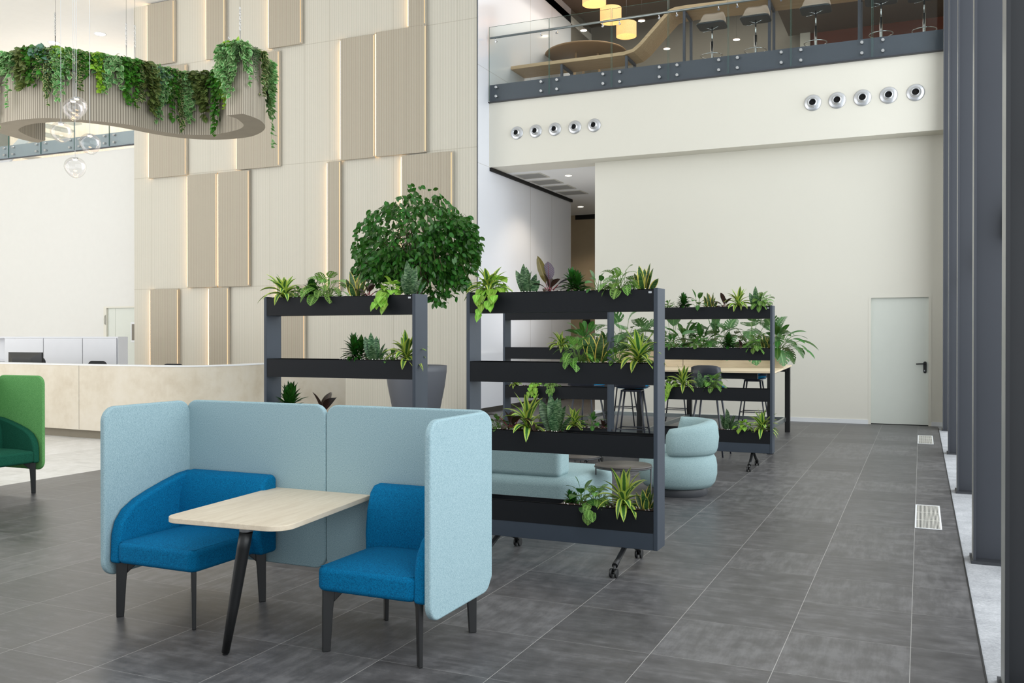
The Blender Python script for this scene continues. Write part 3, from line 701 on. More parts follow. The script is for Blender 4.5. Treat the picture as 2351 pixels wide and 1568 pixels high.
# ------------------------------------------------------------------ booths
def booth(loc, rz, fs, fd, label, full=True):
    P = empty('seating_booth', loc, rz); tag(P, label, 'seating booth')
    zb, zt, T = .225, 1.165, .036
    def screen_y(x0, x1, r=.075):
        MB().prism(rrect(x1-x0, zt-zb, r, 8, x0, zb), 'y', 0, T).build('screen', fs, P, bevel=.011, seg=3)
    def screen_x(x, s_):
        a, b = (x, x+T) if s_ > 0 else (x-T, x)
        MB().prism([(p[0], p[1]) for p in rrect(.655, zt-zb, .085, 8, -.645, zb)], 'x', a, b).build('screen', fs, P, bevel=.011, seg=3)
    sides = (-1, 1) if full else (1,)
    if full: screen_y(-1.035, -.0015)
    screen_y(.0015, 1.035)
    for s_ in sides:
        screen_x(s_*1.006, s_)
        def X(a, b): return (a, b) if s_ > 0 else (-b, -a)
        S = empty('seat', (0, 0, 0), 0, P); CH.setdefault(P.name, []).append(S)
        x0, x1 = X(.385, .945)
        # seat cushion, domed top, deep front
        nx, ny = 8, 8; v = []; 
        c = MB(); zbm = .305
        rings_ = []
        prof = rrect(x1-x0, .60, .05, 4, x0, -.63)
        c.prism(prof, 'z', zbm, .425); o = c.build('seat_cushion', fd, S, bevel=.028, seg=4)
        o2 = MB()
        # domed pad on top of the cushion
        N = 10; vv = []
        for i in range(N+1):
            for j in range(N+1):
                u_, w_ = i/N, j/N; x = x0+.018+(x1-x0-.036)*u_; y = -.61+.50*w_
                h = .424+.026*(1-(2*u_-1)**4)*(1-(2*w_-1)**4); vv.append((x, y, h))
        ff = [(i*(N+1)+j, (i+1)*(N+1)+j, (i+1)*(N+1)+j+1, i*(N+1)+j+1) for i in range(N) for j in range(N)]
        o2.add(vv, ff, smooth=True).build('seat_pad', fd, S, fix=False)
        # backrest against the rear screen: convex front
        bx0, bx1 = X(.335 if s_ < 0 else .37, .96)
        pr = [(-.006, .30), (-.145, .30), (-.165, .38), (-.17, .50), (-.155, .62), (-.12, .715), (-.085, .745), (-.035, .75), (-.006, .735)]
        MB().prism(pr, 'x', bx0, bx1).build('backrest', fd, S, bevel=.022, seg=3)
        # arm along the side screen, falling towards the front
        ax0, ax1 = X(.93, 1.003)
        pa = [(-.02, .30), (-.02, .745), (-.12, .735), (-.24, .705), (-.36, .67), (-.46, .635), (-.54, .59), (-.59, .53), (-.612, .46), (-.62, .30)]
        MB().prism(pa, 'x', ax0, ax1).build('armrest', fd, S, bevel=.02, seg=3)
        for (lx, ly) in ((.42, -.59), (.955, -.59), (.42, -.03), (.955, -.03)):
            sx = 1 if lx > .6 else -1; sy = -1 if ly < -.3 else 1
            dx_, dy_ = -sx*.7071, -sy*.7071        # plate runs towards the seat centre
            rg = []
            for (z, wl, wt, o_) in ((.308, .031, .013, .012), (.2, .026, .012, .006), (0, .020, .010, 0)):
                cx_, cy_ = lx+dx_*(o_+.004), ly+dy_*(o_+.004)
                rg.append([((cx_+dx_*a_*wl-dy_*b_*wt)*s_, cy_+dy_*a_*wl+dx_*b_*wt, z) for a_, b_ in ((-1, -1), (1, -1), (1, 1), (-1, 1))])
            l_ = MB().rings(rg, smooth=False)
            w3 = [((lx+dx_*a_-dy_*b_)*s_, ly+dy_*a_+dx_*b_, z) for b_ in (-.007, .007) for a_, z in ((.04, .307), (.11, .307), (.04, .24))]
            l_.add(w3, [(0, 1, 2), (5, 4, 3), (0, 3, 4, 1), (1, 4, 5, 2), (2, 5, 3, 0)])
            l_.build('leg', M['black_plastic'], S, bevel=.004, seg=2)
        MB().box(*X(.45, .90), -.55, -.08, .296, .3045).build('base_frame', M['black_plastic'], S)
    if full:
        T_ = empty('table', (0, 0, 0), 0, P); CH.setdefault(P.name, []).append(T_)
        # corners read off the photo, table plane z .67
        A = Vector((-.362, 0)); B = Vector((-.283, -.955)); C = Vector((.415, -.91)); D = Vector((.305, 0))
        def rc(p, a, b, r, n=8):
            d1 = (a-p).normalized(); d2 = (b-p).normalized(); ang = d1.angle(d2); t_ = r/math.tan(ang/2); cc = p+(d1+d2).normalized()*(r/sin(ang/2))
            s0 = p+d1*t_; s1 = p+d2*t_; a0 = atan2(s0.y-cc.y, s0.x-cc.x); a1 = atan2(s1.y-cc.y, s1.x-cc.x)
            dd = (a1-a0+pi) % (2*pi)-pi
            return [(cc.x+r*cos(a0+dd*k/n), cc.y+r*sin(a0+dd*k/n)) for k in range(n+1)]
        poly = [tuple(A)]+rc(B, A, C, .085)+rc(C, B, D, .10)+[tuple(D)]
        MB().prism(poly, 'z', .646, .672).build('tabletop', M['wood_light'], T_, bevel=.003, seg=2)
        cp = MB().lathe([(.034, .646), (.034, .622), (.03, .62)], 20, (.15, -.85, 0)); cp.build('leg_collar', M['cap_metal'], T_)
        MB().tube([(.15, -.85, .622), (.128, -.845, .54), (.06, -.835, .25), (0.0, -.825, .012)], [.031, .031, .026, .019], 20).tube([(0, -.825, .014), (-.002, -.825, 0)], .014, 12).build('leg', M['black_plastic'], T_)
        MB().box(-.06, .1, -.10, -.01, .63, .646).build('wall_bracket', M['black_plastic'], T_)
    return P
booth((-3.1, 4.34, 0), 0, M['fabric_pale'], M['fabric_blue'], 'pale blue screened two-seat booth with bright blue seats and a light wood table')
booth((-8.64, 5.43, 0), pi/2, M['fabric_green_light'], M['fabric_green_dark'], 'green booth with dark green seat at the left edge of the photo', full=False)

# ------------------------------------------------------------------ leaves and plants
PROF = {
 'strap': [(0, .5), (.12, .62), (.3, .92), (.5, 1), (.7, .82), (.85, .5), (1, .02)],
 'snake': [(0, .5), (.15, .72), (.4, 1), (.6, .98), (.8, .74), (.93, .34), (1, .02)],
 'heart': [(0, .55), (.07, .9), (.2, 1), (.4, .93), (.6, .7), (.8, .36), (1, .02)],
 'ovate': [(0, .1), (.12, .55), (.3, .92), (.5, 1), (.7, .86), (.88, .48), (1, .03)],
 'lance': [(0, .15), (.15, .55), (.38, 1), (.6, .92), (.8, .55), (1, .02)],
 'round': [(0, .3), (.15, .8), (.38, 1), (.62, .97), (.85, .62), (1, .05)],
 'ivy': [(0, .4), (.15, 1), (.3, .62), (.5, .7), (.75, .35), (1, .02)],
 'mon': [(0, .35), (.05, .85), (.2, 1), (.45, .98), (.7, .8), (.9, .4), (1, .05)],
}
RN = random.Random(11)
def leaf(mb, base, d, L, W, prof='ovate', droop=.6, fold=.25, nseg=7, mi=0, up=None, twist=0, petiole=0, pr=.0025, pmi=None):
    d = Vector(d).normalized(); p = Vector(base)
    if petiole:
        pts = [p.copy()]
        for k in range(4):
            p = p+d*(petiole/4); d = (d+Vector((0, 0, -droop*.12))).normalized(); pts.append(p.copy())
        mb.tube(pts, pr, 4, mi=pmi if pmi is not None else mi, cap=False)
        d = (d+Vector((0, 0, -.35*droop))).normalized()
    upv = Vector(up) if up else Vector((0, 0, 1))
    side = d.cross(upv)
    if side.length < .15: side = d.cross(Vector((RN.uniform(-1, 1), RN.uniform(-1, 1), .1)))
    side.normalize()
    if twist: side = Matrix.Rotation(twist, 3, d) @ side
    pf = PROF[prof]; k0 = RN.randint(0, 6)
    def w(s):
        for (a, x), (b, y) in zip(pf, pf[1:]):
            if a <= s <= b: return x+(y-x)*(s-a)/(b-a)
        return 0
    v = []; uv = []
    for i in range(nseg+1):
        s = i/nseg; hw = w(s)*W/2; nrm = side.cross(d).normalized()
        v += [p-side*hw+nrm*hw*fold, p, p+side*hw+nrm*hw*fold]; uv += [(k0+.02, s), (k0+.5, s), (k0+.98, s)]
        p = p+d*(L/nseg); d = (d+Vector((0, 0, -droop/nseg))).normalized()
        side = (side-d*side.dot(d)).normalized()
    f = []
    for i in range(nseg):
        a = i*3; f += [(a, a+1, a+4, a+3), (a+1, a+2, a+5, a+4)]
    mb.add(v, f, uv, mi=mi, smooth=True)
def dirv(az, el): return (cos(el)*cos(az), cos(el)*sin(az), sin(el))
def plant(kind, loc, h, spread=None, seed=0, az0=None):
    """returns (list of (name, MB, mats)) for one plant standing at loc"""
    global RN
    RN = random.Random(seed*31+hash_(kind)); r = RN; fo = MB(); st = MB(); x, y, z = 0, 0, 0
    sp = spread or h
    if kind == 'striped':
        h *= .84
        n = 26
        for i in range(n):
            t_ = i/(n-1); az = i*2.4+r.uniform(-.3, .3); el = radians(8+r.uniform(-6, 6)+56*t_**1.15); L = (sp*1.1*(1-t_)+h*1.12*t_)*r.uniform(.85, 1.12)
            leaf(fo, (r.uniform(-.008, .008), r.uniform(-.008, .008), .01+h*.22*t_), dirv(az, el+.25), L, .026+.024*h/.2, 'strap', 1.3*(1-t_)+.9, .3, 9, twist=r.uniform(-.35, .35))
        return [('foliage', fo, M['l_stripe'])]
    if kind in ('snake_variegated', 'snake'):
        n = 8 if kind == 'snake' else 9
        for i in range(n):
            t_ = i/(n-1); az = i*2.4+r.uniform(-.3, .3); el = radians(56+26*t_); L = h*(.6+.46*t_)*r.uniform(.85, 1.1)
            b = (cos(az)*h*.17*(1-t_*.7), sin(az)*.02*(1-t_), -.01)
            leaf(fo, b, dirv(az, el), L, h*(.27 if kind == 'snake' else .24)*r.uniform(.85, 1.1), 'snake', -.25*(1-t_), .45, 8, twist=r.uniform(-.5, .5), up=(cos(az)*-1, -1.2, .2))
        return [('foliage', fo, M['l_snake' if kind == 'snake' else 'l_snakevar'])]
    if kind == 'compacta':
        for s_ in range(3):
            bx, by = r.uniform(-.03, .03), r.uniform(-.02, .02)
            for i in range(34):
                t_ = i/33; az = i*2.4; el = radians(5+75*t_); 
                leaf(fo, (bx, by, h*(.12+.55*t_)*(1-.15*s_)), dirv(az, el), h*(.6-.12*t_)*r.uniform(.85, 1.1), h*.17, 'lance', .9*(1-t_)+.2, .35, 5)
        return [('foliage', fo, M['l_compacta'])]
    if kind in ('adansonii', 'heart', 'green', 'small', 'lily', 'monstera', 'silver'):
        cfg = {'adansonii': (30, .52, .36, 'mon', 'l_adan', .5), 'heart': (26, .46, .40, 'heart', 'l_heart', .5), 'green': (13, .62, .32, 'ovate', 'l_green', .6), 'small': (26, .42, .27, 'ovate', 'l_heart_dark', .5),
               'lily': (30, .52, .17, 'ovate', 'l_green', .55), 'monstera': (17, .42, .42, 'mon', 'l_monst', .7), 'silver': (13, .55, .24, 'ovate', 'l_silver', .5)}[kind]
        n, lf, wf, pfx, mt, pet = cfg; S = max(h, sp*.8)
        for i in range(n):
            t_ = i/(n-1); az = i*2.4+r.uniform(-.4, .4); el = radians(22+62*t_)
            reach = (sp*.6*(1-t_)+h*.72*t_)*r.uniform(.75, 1.05)
            leaf(fo, (r.uniform(-.02, .02), r.uniform(-.012, .012), 0), dirv(az, el), S*lf*r.uniform(.75, 1.15), S*wf*r.uniform(.8, 1.1), pfx, 1.4 if kind in ('heart', 'adansonii', 'monstera') else 1.0, .12, 7, petiole=reach, pr=.0022 if h < .3 else .004, pmi=1, twist=r.uniform(-.5, .5))
        return [('foliage', fo, [M[mt], M['stem_green']])]
    if kind == 'purple':
        n = 8
        for i in range(n):
            t_ = i/(n-1); az = (az0 if az0 is not None else 0)+i*2.4; el = radians(25+55*t_)
            leaf(fo, (0, 0, 0), dirv(az, el), h*.66*r.uniform(.8, 1.1), h*.30, 'ovate', .7, .3, 8, petiole=h*.32*r.uniform(.7, 1.1), pr=.004, pmi=1, twist=r.uniform(-.4, .4))
        return [('foliage', fo, [M['l_purple'], M['stem_red'], M['l_violet'], M['l_olive']])]
def hash_(s): return sum(ord(c)*(i+1) for i, c in enumerate(s)) % 997
KN = {'striped': ('striped_dracaena', 'yellow-edged striped dracaena'), 'snake_variegated': ('variegated_snake_plant', 'yellow-margined snake plant'), 'snake': ('snake_plant', 'mottled green snake plant'),
      'compacta': ('compact_dracaena', 'dense dark green dracaena'), 'adansonii': ('swiss_cheese_plant', 'hole-leaved swiss cheese plant'), 'heart': ('heartleaf_philodendron', 'lime heart-leaved philodendron'),
      'green': ('rubber_plant', 'broad-leaved green rubber plant'), 'small': ('creeping_fig', 'low bushy small-leaved plant'), 'lily': ('peace_lily', 'green arching peace lily'), 'monstera': ('monstera', 'tall split-leaf monstera'),
      'purple': ('burgundy_rubber_plant', 'dark burgundy-leaved plant'), 'silver': ('dieffenbachia', 'pale veined dieffenbachia')}
SEED = [0]
def put_plant(kind, loc, h, where, spread=None, group=None, trail=None, extra=None):
    SEED[0] += 1
    nm, lb = KN[kind]
    root = empty(nm, loc); tag(root, lb+' '+where, 'plant', group)
    parts = plant(kind, loc, h, spread, SEED[0])
    fo = parts[0][1]
    if trail:      # shoots hanging over the front edge of the box
        for (dx, ln) in trail:
            pts = [Vector((dx*.3, -.02, .02)), Vector((dx*.7, -.075, .035)), Vector((dx, -.115, .0)), Vector((dx*1.05, -.118, -ln*.5)), Vector((dx*1.0, -.12, -ln))]
            fo.tube(pts, .002, 4, mi=1, cap=False)
            for p in pts[1:]+[pts[3]*.5+pts[4]*.5]:
                leaf(fo, p, dirv(-pi/2+RN.uniform(-.9, .9), RN.uniform(-.3, .5)), .07, .062, 'heart' if kind == 'heart' else 'mon', 1.3, .15, 6, petiole=.02, pmi=1, up=(0, -.6, .8))
    if extra: extra(fo)
    for n_, mb, mt in parts: mb.build(n_, mt, root, fix=False)
    return root

# ------------------------------------------------------------------ mobile plant shelves
TIERS = [(1.722, 1.866), (1.234, 1.378), (.752, .900), (.262, .408)]
def plant_shelf(x0, y0, zo, label, soil):
    W = 1.40; Dp = .185
    P = empty('plant_shelf', (x0, y0, 0)); tag(P, label, 'plant shelf', 'wheeled plant shelves')
    for s_ in (0, 1):
        a = 0 if s_ == 0 else W-.028
        MB().box(a, a+.028, 0, Dp, .15+zo, 1.873+zo).build('upright', M['steel_frame'], P, bevel=.002, seg=1)
    MB().box(.0285, W-.0285, .004, Dp-.004, .15+zo, .262+zo).build('bottom_beam', M['steel_frame'], P, bevel=.002, seg=1)
    for k, (z0, z1) in enumerate(TIERS):
        b = empty('planter_box', (0, 0, 0), 0, P); CH.setdefault(P.name, []).append(b)
        z0 += zo; z1 += zo; xa, xb = .029, W-.029; t_ = .004
        m = MB().box(xa, xb, .002, .002+t_, z0, z1).box(xa, xb, Dp-.006, Dp-.002, z0, z1).box(xa, xa+t_, .006, Dp-.006, z0, z1).box(xb-t_, xb, .006, Dp-.006, z0, z1).box(xa+t_, xb-t_, .006, Dp-.006, z0, z0+t_)
        m.box(xa, xb, .002, .012, z1-.003, z1).box(xa, xb, Dp-.012, Dp-.002, z1-.003, z1)
        m.box((xa+xb)/2-.004, (xa+xb)/2+.004, .006, Dp-.006, z0+.01, z1-.006)
        m.build('box', M['steel_box'], b)
        for (u0, u1) in soil[k]:
            sx0, sx1 = xa+t_+(xb-xa-2*t_)*u0, xa+t_+(xb-xa-2*t_)*u1
            n = max(2, int((sx1-sx0)/.03)); v = []; f = []; rr = random.Random(k+int(x0*10))
            for i in range(n+1):
                for j in range(5): v.append((sx0+(sx1-sx0)*i/n, .008+(Dp-.016)*j/4, z1-.005+rr.uniform(-.004, .008)))
            for i in range(n):
                for j in range(4): f.append((i*5+j, (i+1)*5+j, (i+1)*5+j+1, i*5+j+1))
            so = MB().add(v, f, smooth=True).build('soil', M['soil'], b, fix=False)
            pe = MB()
            for i in range(int((sx1-sx0)*170)):
                cx_, cy_ = rr.uniform(sx0+.008, sx1-.008), rr.uniform(.014, Dp-.014); q = rr.uniform(.003, .0062); cz = z1-.001+q*.5
                pe.add([(cx_+q, cy_, cz), (cx_-q, cy_, cz), (cx_, cy_+q, cz), (cx_, cy_-q, cz), (cx_, cy_, cz+q), (cx_, cy_, cz-q)], [(0, 2, 4), (2, 1, 4), (1, 3, 4), (3, 0, 4)])
            o = pe.build('perlite', M['perlite'], b, fix=False); o['kind'] = 'stuff'
    if soil[0]: MB().box(W-.062, W-.04, -.0005, .002, 1.838+zo, 1.851+zo).build('maker_tag', M['cap_metal'], P)
    for xw in (.235, W-.235):
        for s_ in (-1, 1):
            yw = Dp/2+s_*.29
            MB().tube([(xw+.02*0, Dp/2+s_*.03, .155+zo), (xw, Dp/2+s_*.2, .095), (xw, yw-s_*.02, .072)], [.017, .017, .020], 10).build('splayed_leg', M['black_plastic'], P)
            c = MB()
            for sx in (-.017, .017): c.tube([(xw+sx-.007, yw, .029), (xw+sx+.007, yw, .029)], .029, 20)
            c.tube([(xw-.012, yw, .029), (xw+.012, yw, .029)], .008, 8).tube([(xw, yw-s_*.005, .03), (xw, yw-s_*.015, .075)], .010, 8)
            c.build('castor', M['black_plastic'], P)
    return P
PX0 = {'A': (-4.825, 5.92, 0), 'B': (-2.972, 5.86, 0), 'C': (-4.80, 10.48, .045), 'D': (-2.975, 10.95, .045)}
plant_shelf(*PX0['A'], 'black and slate plant shelf on castors at left, behind the blue booth', [[(.01, .99)], [(.5, .99)], [(.01, .5)], []])
plant_shelf(*PX0['B'], 'black and slate plant shelf on castors, nearest one right of the blue booth', [[(.01, .99)], [(.5, .99)], [(.01, .498)], [(.5, .99)]])
plant_shelf(*PX0['C'], 'black and slate plant shelf seen through the nearest shelf, in front of the side wall', [[(.01, .99)], [(.5, .99)], [(.01, .5)], [(.5, .99)]])
plant_shelf(*PX0['D'], 'black and slate plant shelf on castors, far right one behind the aqua armchair', [[(.01, .99)], [(.01, .99)], [(.01, .5)], [(.5, .99)]])
def on_shelf(sh, tier, px, kind, hpx, where, spread_px=None, **k):
    x0, y0, zo = PX0[sh]; Y = y0+.093; z = TIERS[tier][1]+zo-.014
    X = on_y(px, 800, Y)[0]; mg = .13 if kind in ('striped', 'adansonii', 'lily') else .08; X = min(max(X, x0+mg), x0+1.40-mg)
    fwd = -X*sin(YAW)+Y*cos(YAW); s_ = fwd/F
    tn = ['top', 'second', 'third', 'bottom'][tier]
    sn = {'A': 'left shelf', 'B': 'nearest shelf', 'C': 'side-wall shelf', 'D': 'far right shelf'}[sh]
    put_plant(kind, (X, Y, z), hpx*s_+.014, where+', '+tn+' tier of '+sn, spread=(spread_px*s_ if spread_px else None), group='plants on the '+sn, **k)
H = on_shelf
# left shelf
H('A', 0, 650, 'striped', 52, 'at the left end', 66); H('A', 0, 683, 'small', 26, 'between two bigger plants at left', 36)
H('A', 0, 718, 'compacta', 42, 'behind the cheese plant'); H('A', 0, 748, 'adansonii', 66, 'left of centre', 66)
H('A', 0, 818, 'snake_variegated', 58, 'right of centre'); H('A', 0, 846, 'purple', 44, 'in the middle', 50)
H('A', 0, 900, 'heart', 44, 'spilling over the front', 46, trail=[(-.05, .05), (.03, .07), (-.01, .03)]); H('A', 0, 955, 'snake', 72, 'at the right end')
H('A', 1, 822, 'compacta', 55, 'leftmost'); H('A', 1, 862, 'snake', 64, 'upright in the middle'); H('A', 1, 898, 'small', 28, 'low and dark', 34); H('A', 1, 938, 'striped', 60, 'at the right end', 56)
H('A', 2, 668, 'compacta', 75, 'tips above the booth screen'); H('A', 2, 742, 'purple', 88, 'with one leaf above the booth screen', 70)
# nearest shelf
H('B', 0, 1102, 'striped', 62, 'at the left end', 66)
H('B', 0, 1132, 'heart', 48, 'trailing over the front at left', 56, trail=[(-.03, .13), (.03, .08), (.07, .02), (-.06, .02)])
H('B', 0, 1210, 'snake', 66, 'left of the burgundy plant')
def tall_leaves(fo):
    leaf(fo, (0, 0, .0), (-.36, -.1, 1), .20, .06, 'ovate', -.15, .5, 8, petiole=.08, pmi=1, up=(.5, -1, .3), mi=3)
    leaf(fo, (0, 0, .0), (-.02, -.1, 1), .125, .085, 'round', .1, .15, 8, petiole=.10, pr=.004, pmi=1, up=(0, 1, .2), mi=2)
    leaf(fo, (0, 0, 0), (.75, -.1, .8), .17, .05, 'ovate', .5, .3, 8, petiole=.09, pr=.004, pmi=1, mi=2)
H('B', 0, 1262, 'purple', 50, 'tall in the middle', 46, extra=tall_leaves)
H('B', 0, 1320, 'compacta', 50, 'right of the burgundy plant'); H('B', 0, 1373, 'green', 42, 'with a slanting pointed leaf', 44)
H('B', 0, 1425, 'adansonii', 62, 'right of centre', 52); H('B', 0, 1480, 'snake_variegated', 62, 'at the right end')
H('B', 1, 1325, 'adansonii', 64, 'leftmost', 46); H('B', 1, 1368, 'snake_variegated', 78, 'with fat yellow-edged leaves'); H('B', 1, 1414, 'small', 34, 'low and dark between taller plants', 40); H('B', 1, 1466, 'striped', 72, 'at the right end', 66)
def arch_leaves(fo):
    leaf(fo, (0, 0, 0), (-.62, -.15, .95), .17, .045, 'ovate', 1.0, .4, 8, petiole=.13, pr=.004, pmi=1)
    leaf(fo, (.02, 0, 0), (.45, -.2, .95), .19, .06, 'ovate', 1.5, .3, 8, petiole=.12, pr=.004, pmi=1)
H('B', 2, 1146, 'small', 34, 'partly hidden by the booth screen', 36); H('B', 2, 1172, 'purple', 56, 'with long drooping dark leaves', 60, extra=arch_leaves); H('B', 2, 1212, 'striped', 72, 'left of the snake plant', 60); H('B', 2, 1275, 'snake', 84, 'beside the empty half box')
def droop_leaf(fo):
    leaf(fo, (0, -.02, .06), (.0, -1, .55), .20, .036, 'strap', 3.6, .3, 10)
H('B', 3, 1314, 'compacta', 28, 'small one leftmost'); H('B', 3, 1336, 'green', 58, 'with an upright round leaf', 30); H('B', 3, 1368, 'adansonii', 44, 'spilling over the front', 56, trail=[(0, .03)])
H('B', 3, 1432, 'striped', 82, 'with a leaf hanging over the front', 70, extra=droop_leaf); H('B', 3, 1482, 'snake_variegated', 56, 'at the right end')
# shelf by the side wall
H('C', 0, 1215, 'striped', 30, 'mostly hidden, left of centre'); H('C', 0, 1330, 'compacta', 28, 'mostly hidden, right of centre')
H('C', 1, 1288, 'striped', 34, 'leftmost', 40); H('C', 1, 1340, 'lily', 40, 'at right', 52); H('C', 1, 1388, 'green', 36, 'at the right end')
H('C', 2, 1180, 'striped', 12, 'low at the left end', 24); H('C', 2, 1232, 'heart', 14, 'hanging over the front', 30, trail=[(-.05, .1), (.03, .09), (0, .05)]); H('C', 2, 1268, 'adansonii', 12, 'low with a trailing shoot', 26, trail=[(.03, .05)])
H('C', 3, 1318, 'striped', 42, 'leftmost', 44); H('C', 3, 1360, 'green', 34, 'in the middle', 36); H('C', 3, 1386, 'purple', 24, 'at the right end', 26)
# far right shelf
H('D', 0, 1536, 'small', 18, 'at the left end', 24); H('D', 0, 1570, 'compacta', 32, 'left of the rubber plant'); H('D', 0, 1603, 'green', 34, 'left of centre', 30); H('D', 0, 1631, 'snake_variegated', 34, 'near the middle')
H('D', 0, 1663, 'purple', 38, 'right of the middle', 28); H('D', 0, 1695, 'striped', 40, 'right of centre', 38, extra=lambda fo: leaf(fo, (.02, -.02, .05), (.35, -1, .5), .16, .03, 'strap', 3.4, .3, 9)); H('D', 0, 1738, 'snake', 46, 'tall one near the right end'); H('D', 0, 1770, 'adansonii', 32, 'bushy one at the right end', 34)
H('D', 1, 1540, 'lily', 30, 'at the left end', 36); H('D', 1, 1600, 'small', 24, 'low and dark left of centre', 40); H('D', 1, 1668, 'compacta', 34, 'in the middle'); H('D', 1, 1702, 'purple', 22, 'right of the dense dracaena', 26); H('D', 1, 1735, 'adansonii', 36, 'right of centre', 30); H('D', 1, 1764, 'snake_variegated', 34, 'at the right end')
H('D', 2, 1540, 'heart', 22, 'trailing at the left end', 26, trail=[(-.03, .12), (.0, .06)]); H('D', 2, 1568, 'striped', 44, 'left of the snake plant', 44); H('D', 2, 1610, 'snake', 38, 'in the middle'); H('D', 2, 1640, 'adansonii', 36, 'beside the empty half box', 34)
H('D', 3, 1672, 'snake', 44, 'leftmost, beside the armchair back'); H('D', 3, 1706, 'heart', 26, 'low in the middle', 34); H('D', 3, 1750, 'striped', 42, 'at the right end', 44)

# ------------------------------------------------------------------ counter table group
TX0, TX1, TY0, TY1 = -5.15, -1.90, 12.35, 15.5; TZ = 1.097
ct = empty('counter_table', ((TX0+TX1)/2, (TY0+TY1)/2, 0)); tag(ct, 'large light wood counter-height table with black legs near the grey door', 'table')
cx_, cy_ = (TX0+TX1)/2, (TY0+TY1)/2; hx, hy = (TX1-TX0)/2, (TY1-TY0)/2
nr = on_z(1779, 853, TZ); fr_ = on_z(1817.7, 837.6, TZ); nr = (nr[0]-cx_, nr[1]-cy_); fr_ = (fr_[0]-cx_, fr_[1]-cy_)
def xe(y): return nr[0]+(fr_[0]-nr[0])*(y-nr[1])/(fr_[1]-nr[1])
def slab(ya, yb, z0, z1, i=0): return MB().prism([(-hx+i, ya+i), (xe(ya+i)-i, ya+i), (xe(yb-i)-i, yb-i), (-hx+i, yb-i)], 'z', z0, z1)
slab(nr[1], -.02, TZ-.024, TZ).build('tabletop', M['wood_x'], ct)
slab(.02, fr_[1], TZ-.024, TZ).build('tabletop', M['wood_x'], ct)
slab(nr[1], fr_[1], TZ-.034, TZ-.0245, .01).build('top_edge', M['black_plastic'], ct)
hy0 = nr[1]; hy1 = fr_[1]
MB().box(-hx+.1, hx-.1, hy0+.10, hy0+.16, TZ-.11, TZ-.035).build('apron_rail', M['black_plastic'], ct)
MB().box(-hx+.1, hx-.1, hy1-.16, hy1-.10, TZ-.11, TZ-.035).build('apron_rail', M['black_plastic'], ct)
MB().box(-1.0, .95, hy0+.3, hy0+.5, TZ-.15, TZ-.035).build('cable_tray', M['black_plastic'], ct)
xm = on_y(1581, 900, TY1-.05)[0]-cx_
for k_, X in enumerate((-hx+.06, xm, hx-.06)):
    for Y in (hy0+.06, hy1-.06):
        if k_ == 2: X = xe(Y)-.06
        MB().box(X-.04, X+.04, Y-.04, Y+.04, 0, TZ-.035).build('leg', M['black_plastic'], ct, bevel=.004, seg=1)
    if k_ == 2: X = xe(hy1-.1)-.1
    MB().box(X-.02, X+.02, hy0+.10, hy1-.10, .18, .24).build('stretcher', M['brushed'], ct)
for Y in (hy0+.06, hy1-.06):
    MB().box(-hx+.10, xm-.04, Y-.02, Y+.02, .18, .24).box(xm+.04, hx-.10, Y-.02, Y+.02, .18, .24).build('stretcher', M['brushed'], ct)
bq = on_z(1799, 844.5, TZ); bx1 = bq[0]; by0 = bq[1]
pb = empty('wooden_planter', (bx1, by0, TZ)); tag(pb, 'long light wood planter box standing on the counter table', 'planter')
BH = on_y(1799, 808.5, by0)[2]-TZ
BL = 3.0
MB().box(-.002-BL/2+.004, -.0, 0, .018, 0, BH).box(-BL, -.006-BL/2, 0, .018, 0, BH).box(-.018, 0, .018, .36, 0, BH).box(-BL, -BL+.018, .018, .36, 0, BH).box(-BL, 0, .36, .378, 0, BH).box(-BL+.018, -.018, .018, .36, 0, .02).build('box', M['wood_x'], pb)
MB().box(-BL+.018, -.018, .018, .36, BH-.05, BH-.03).build('soil', M['soil'], pb)
MB().box(-BL/2-.006, -BL/2-.002, .004, .018, 0, BH).build('joint', M['dark_gap'], pb)
for k, (px, kind, hp, sp, wh) in enumerate(((1345, 'lily', 66, 74, 'at the left end'), (1432, 'monstera', 96, 60, 'behind the nearest shelf'), (1478, 'monstera', 84, 56, 'just right of the leftmost monstera'), (1545, 'silver', 92, 70, 'left of centre'), (1572, 'lily', 60, 80, 'low and spreading left of centre'),
                                         (1612, 'lily', 52, 70, 'in the middle'), (1640, 'silver', 90, 66, 'tall in the middle'), (1672, 'monstera', 84, 56, 'right of centre'), (1725, 'monstera', 98, 58, 'behind the right part of the far shelf'), (1775, 'monstera', 92, 46, 'near the right end'), (1790, 'lily', 58, 84, 'arching past the right end'))):
    X = on_y(px, 800, by0+.19)[0]; X = min(X, bx1-.12); s_ = (-X*sin(YAW)+by0*cos(YAW))/F
    put_plant(kind, (X, by0+.19, TZ+BH-.03), hp*s_*1.08, 'in the wooden table planter, '+wh, spread=sp*s_*1.3, group='plants in the wooden planter')
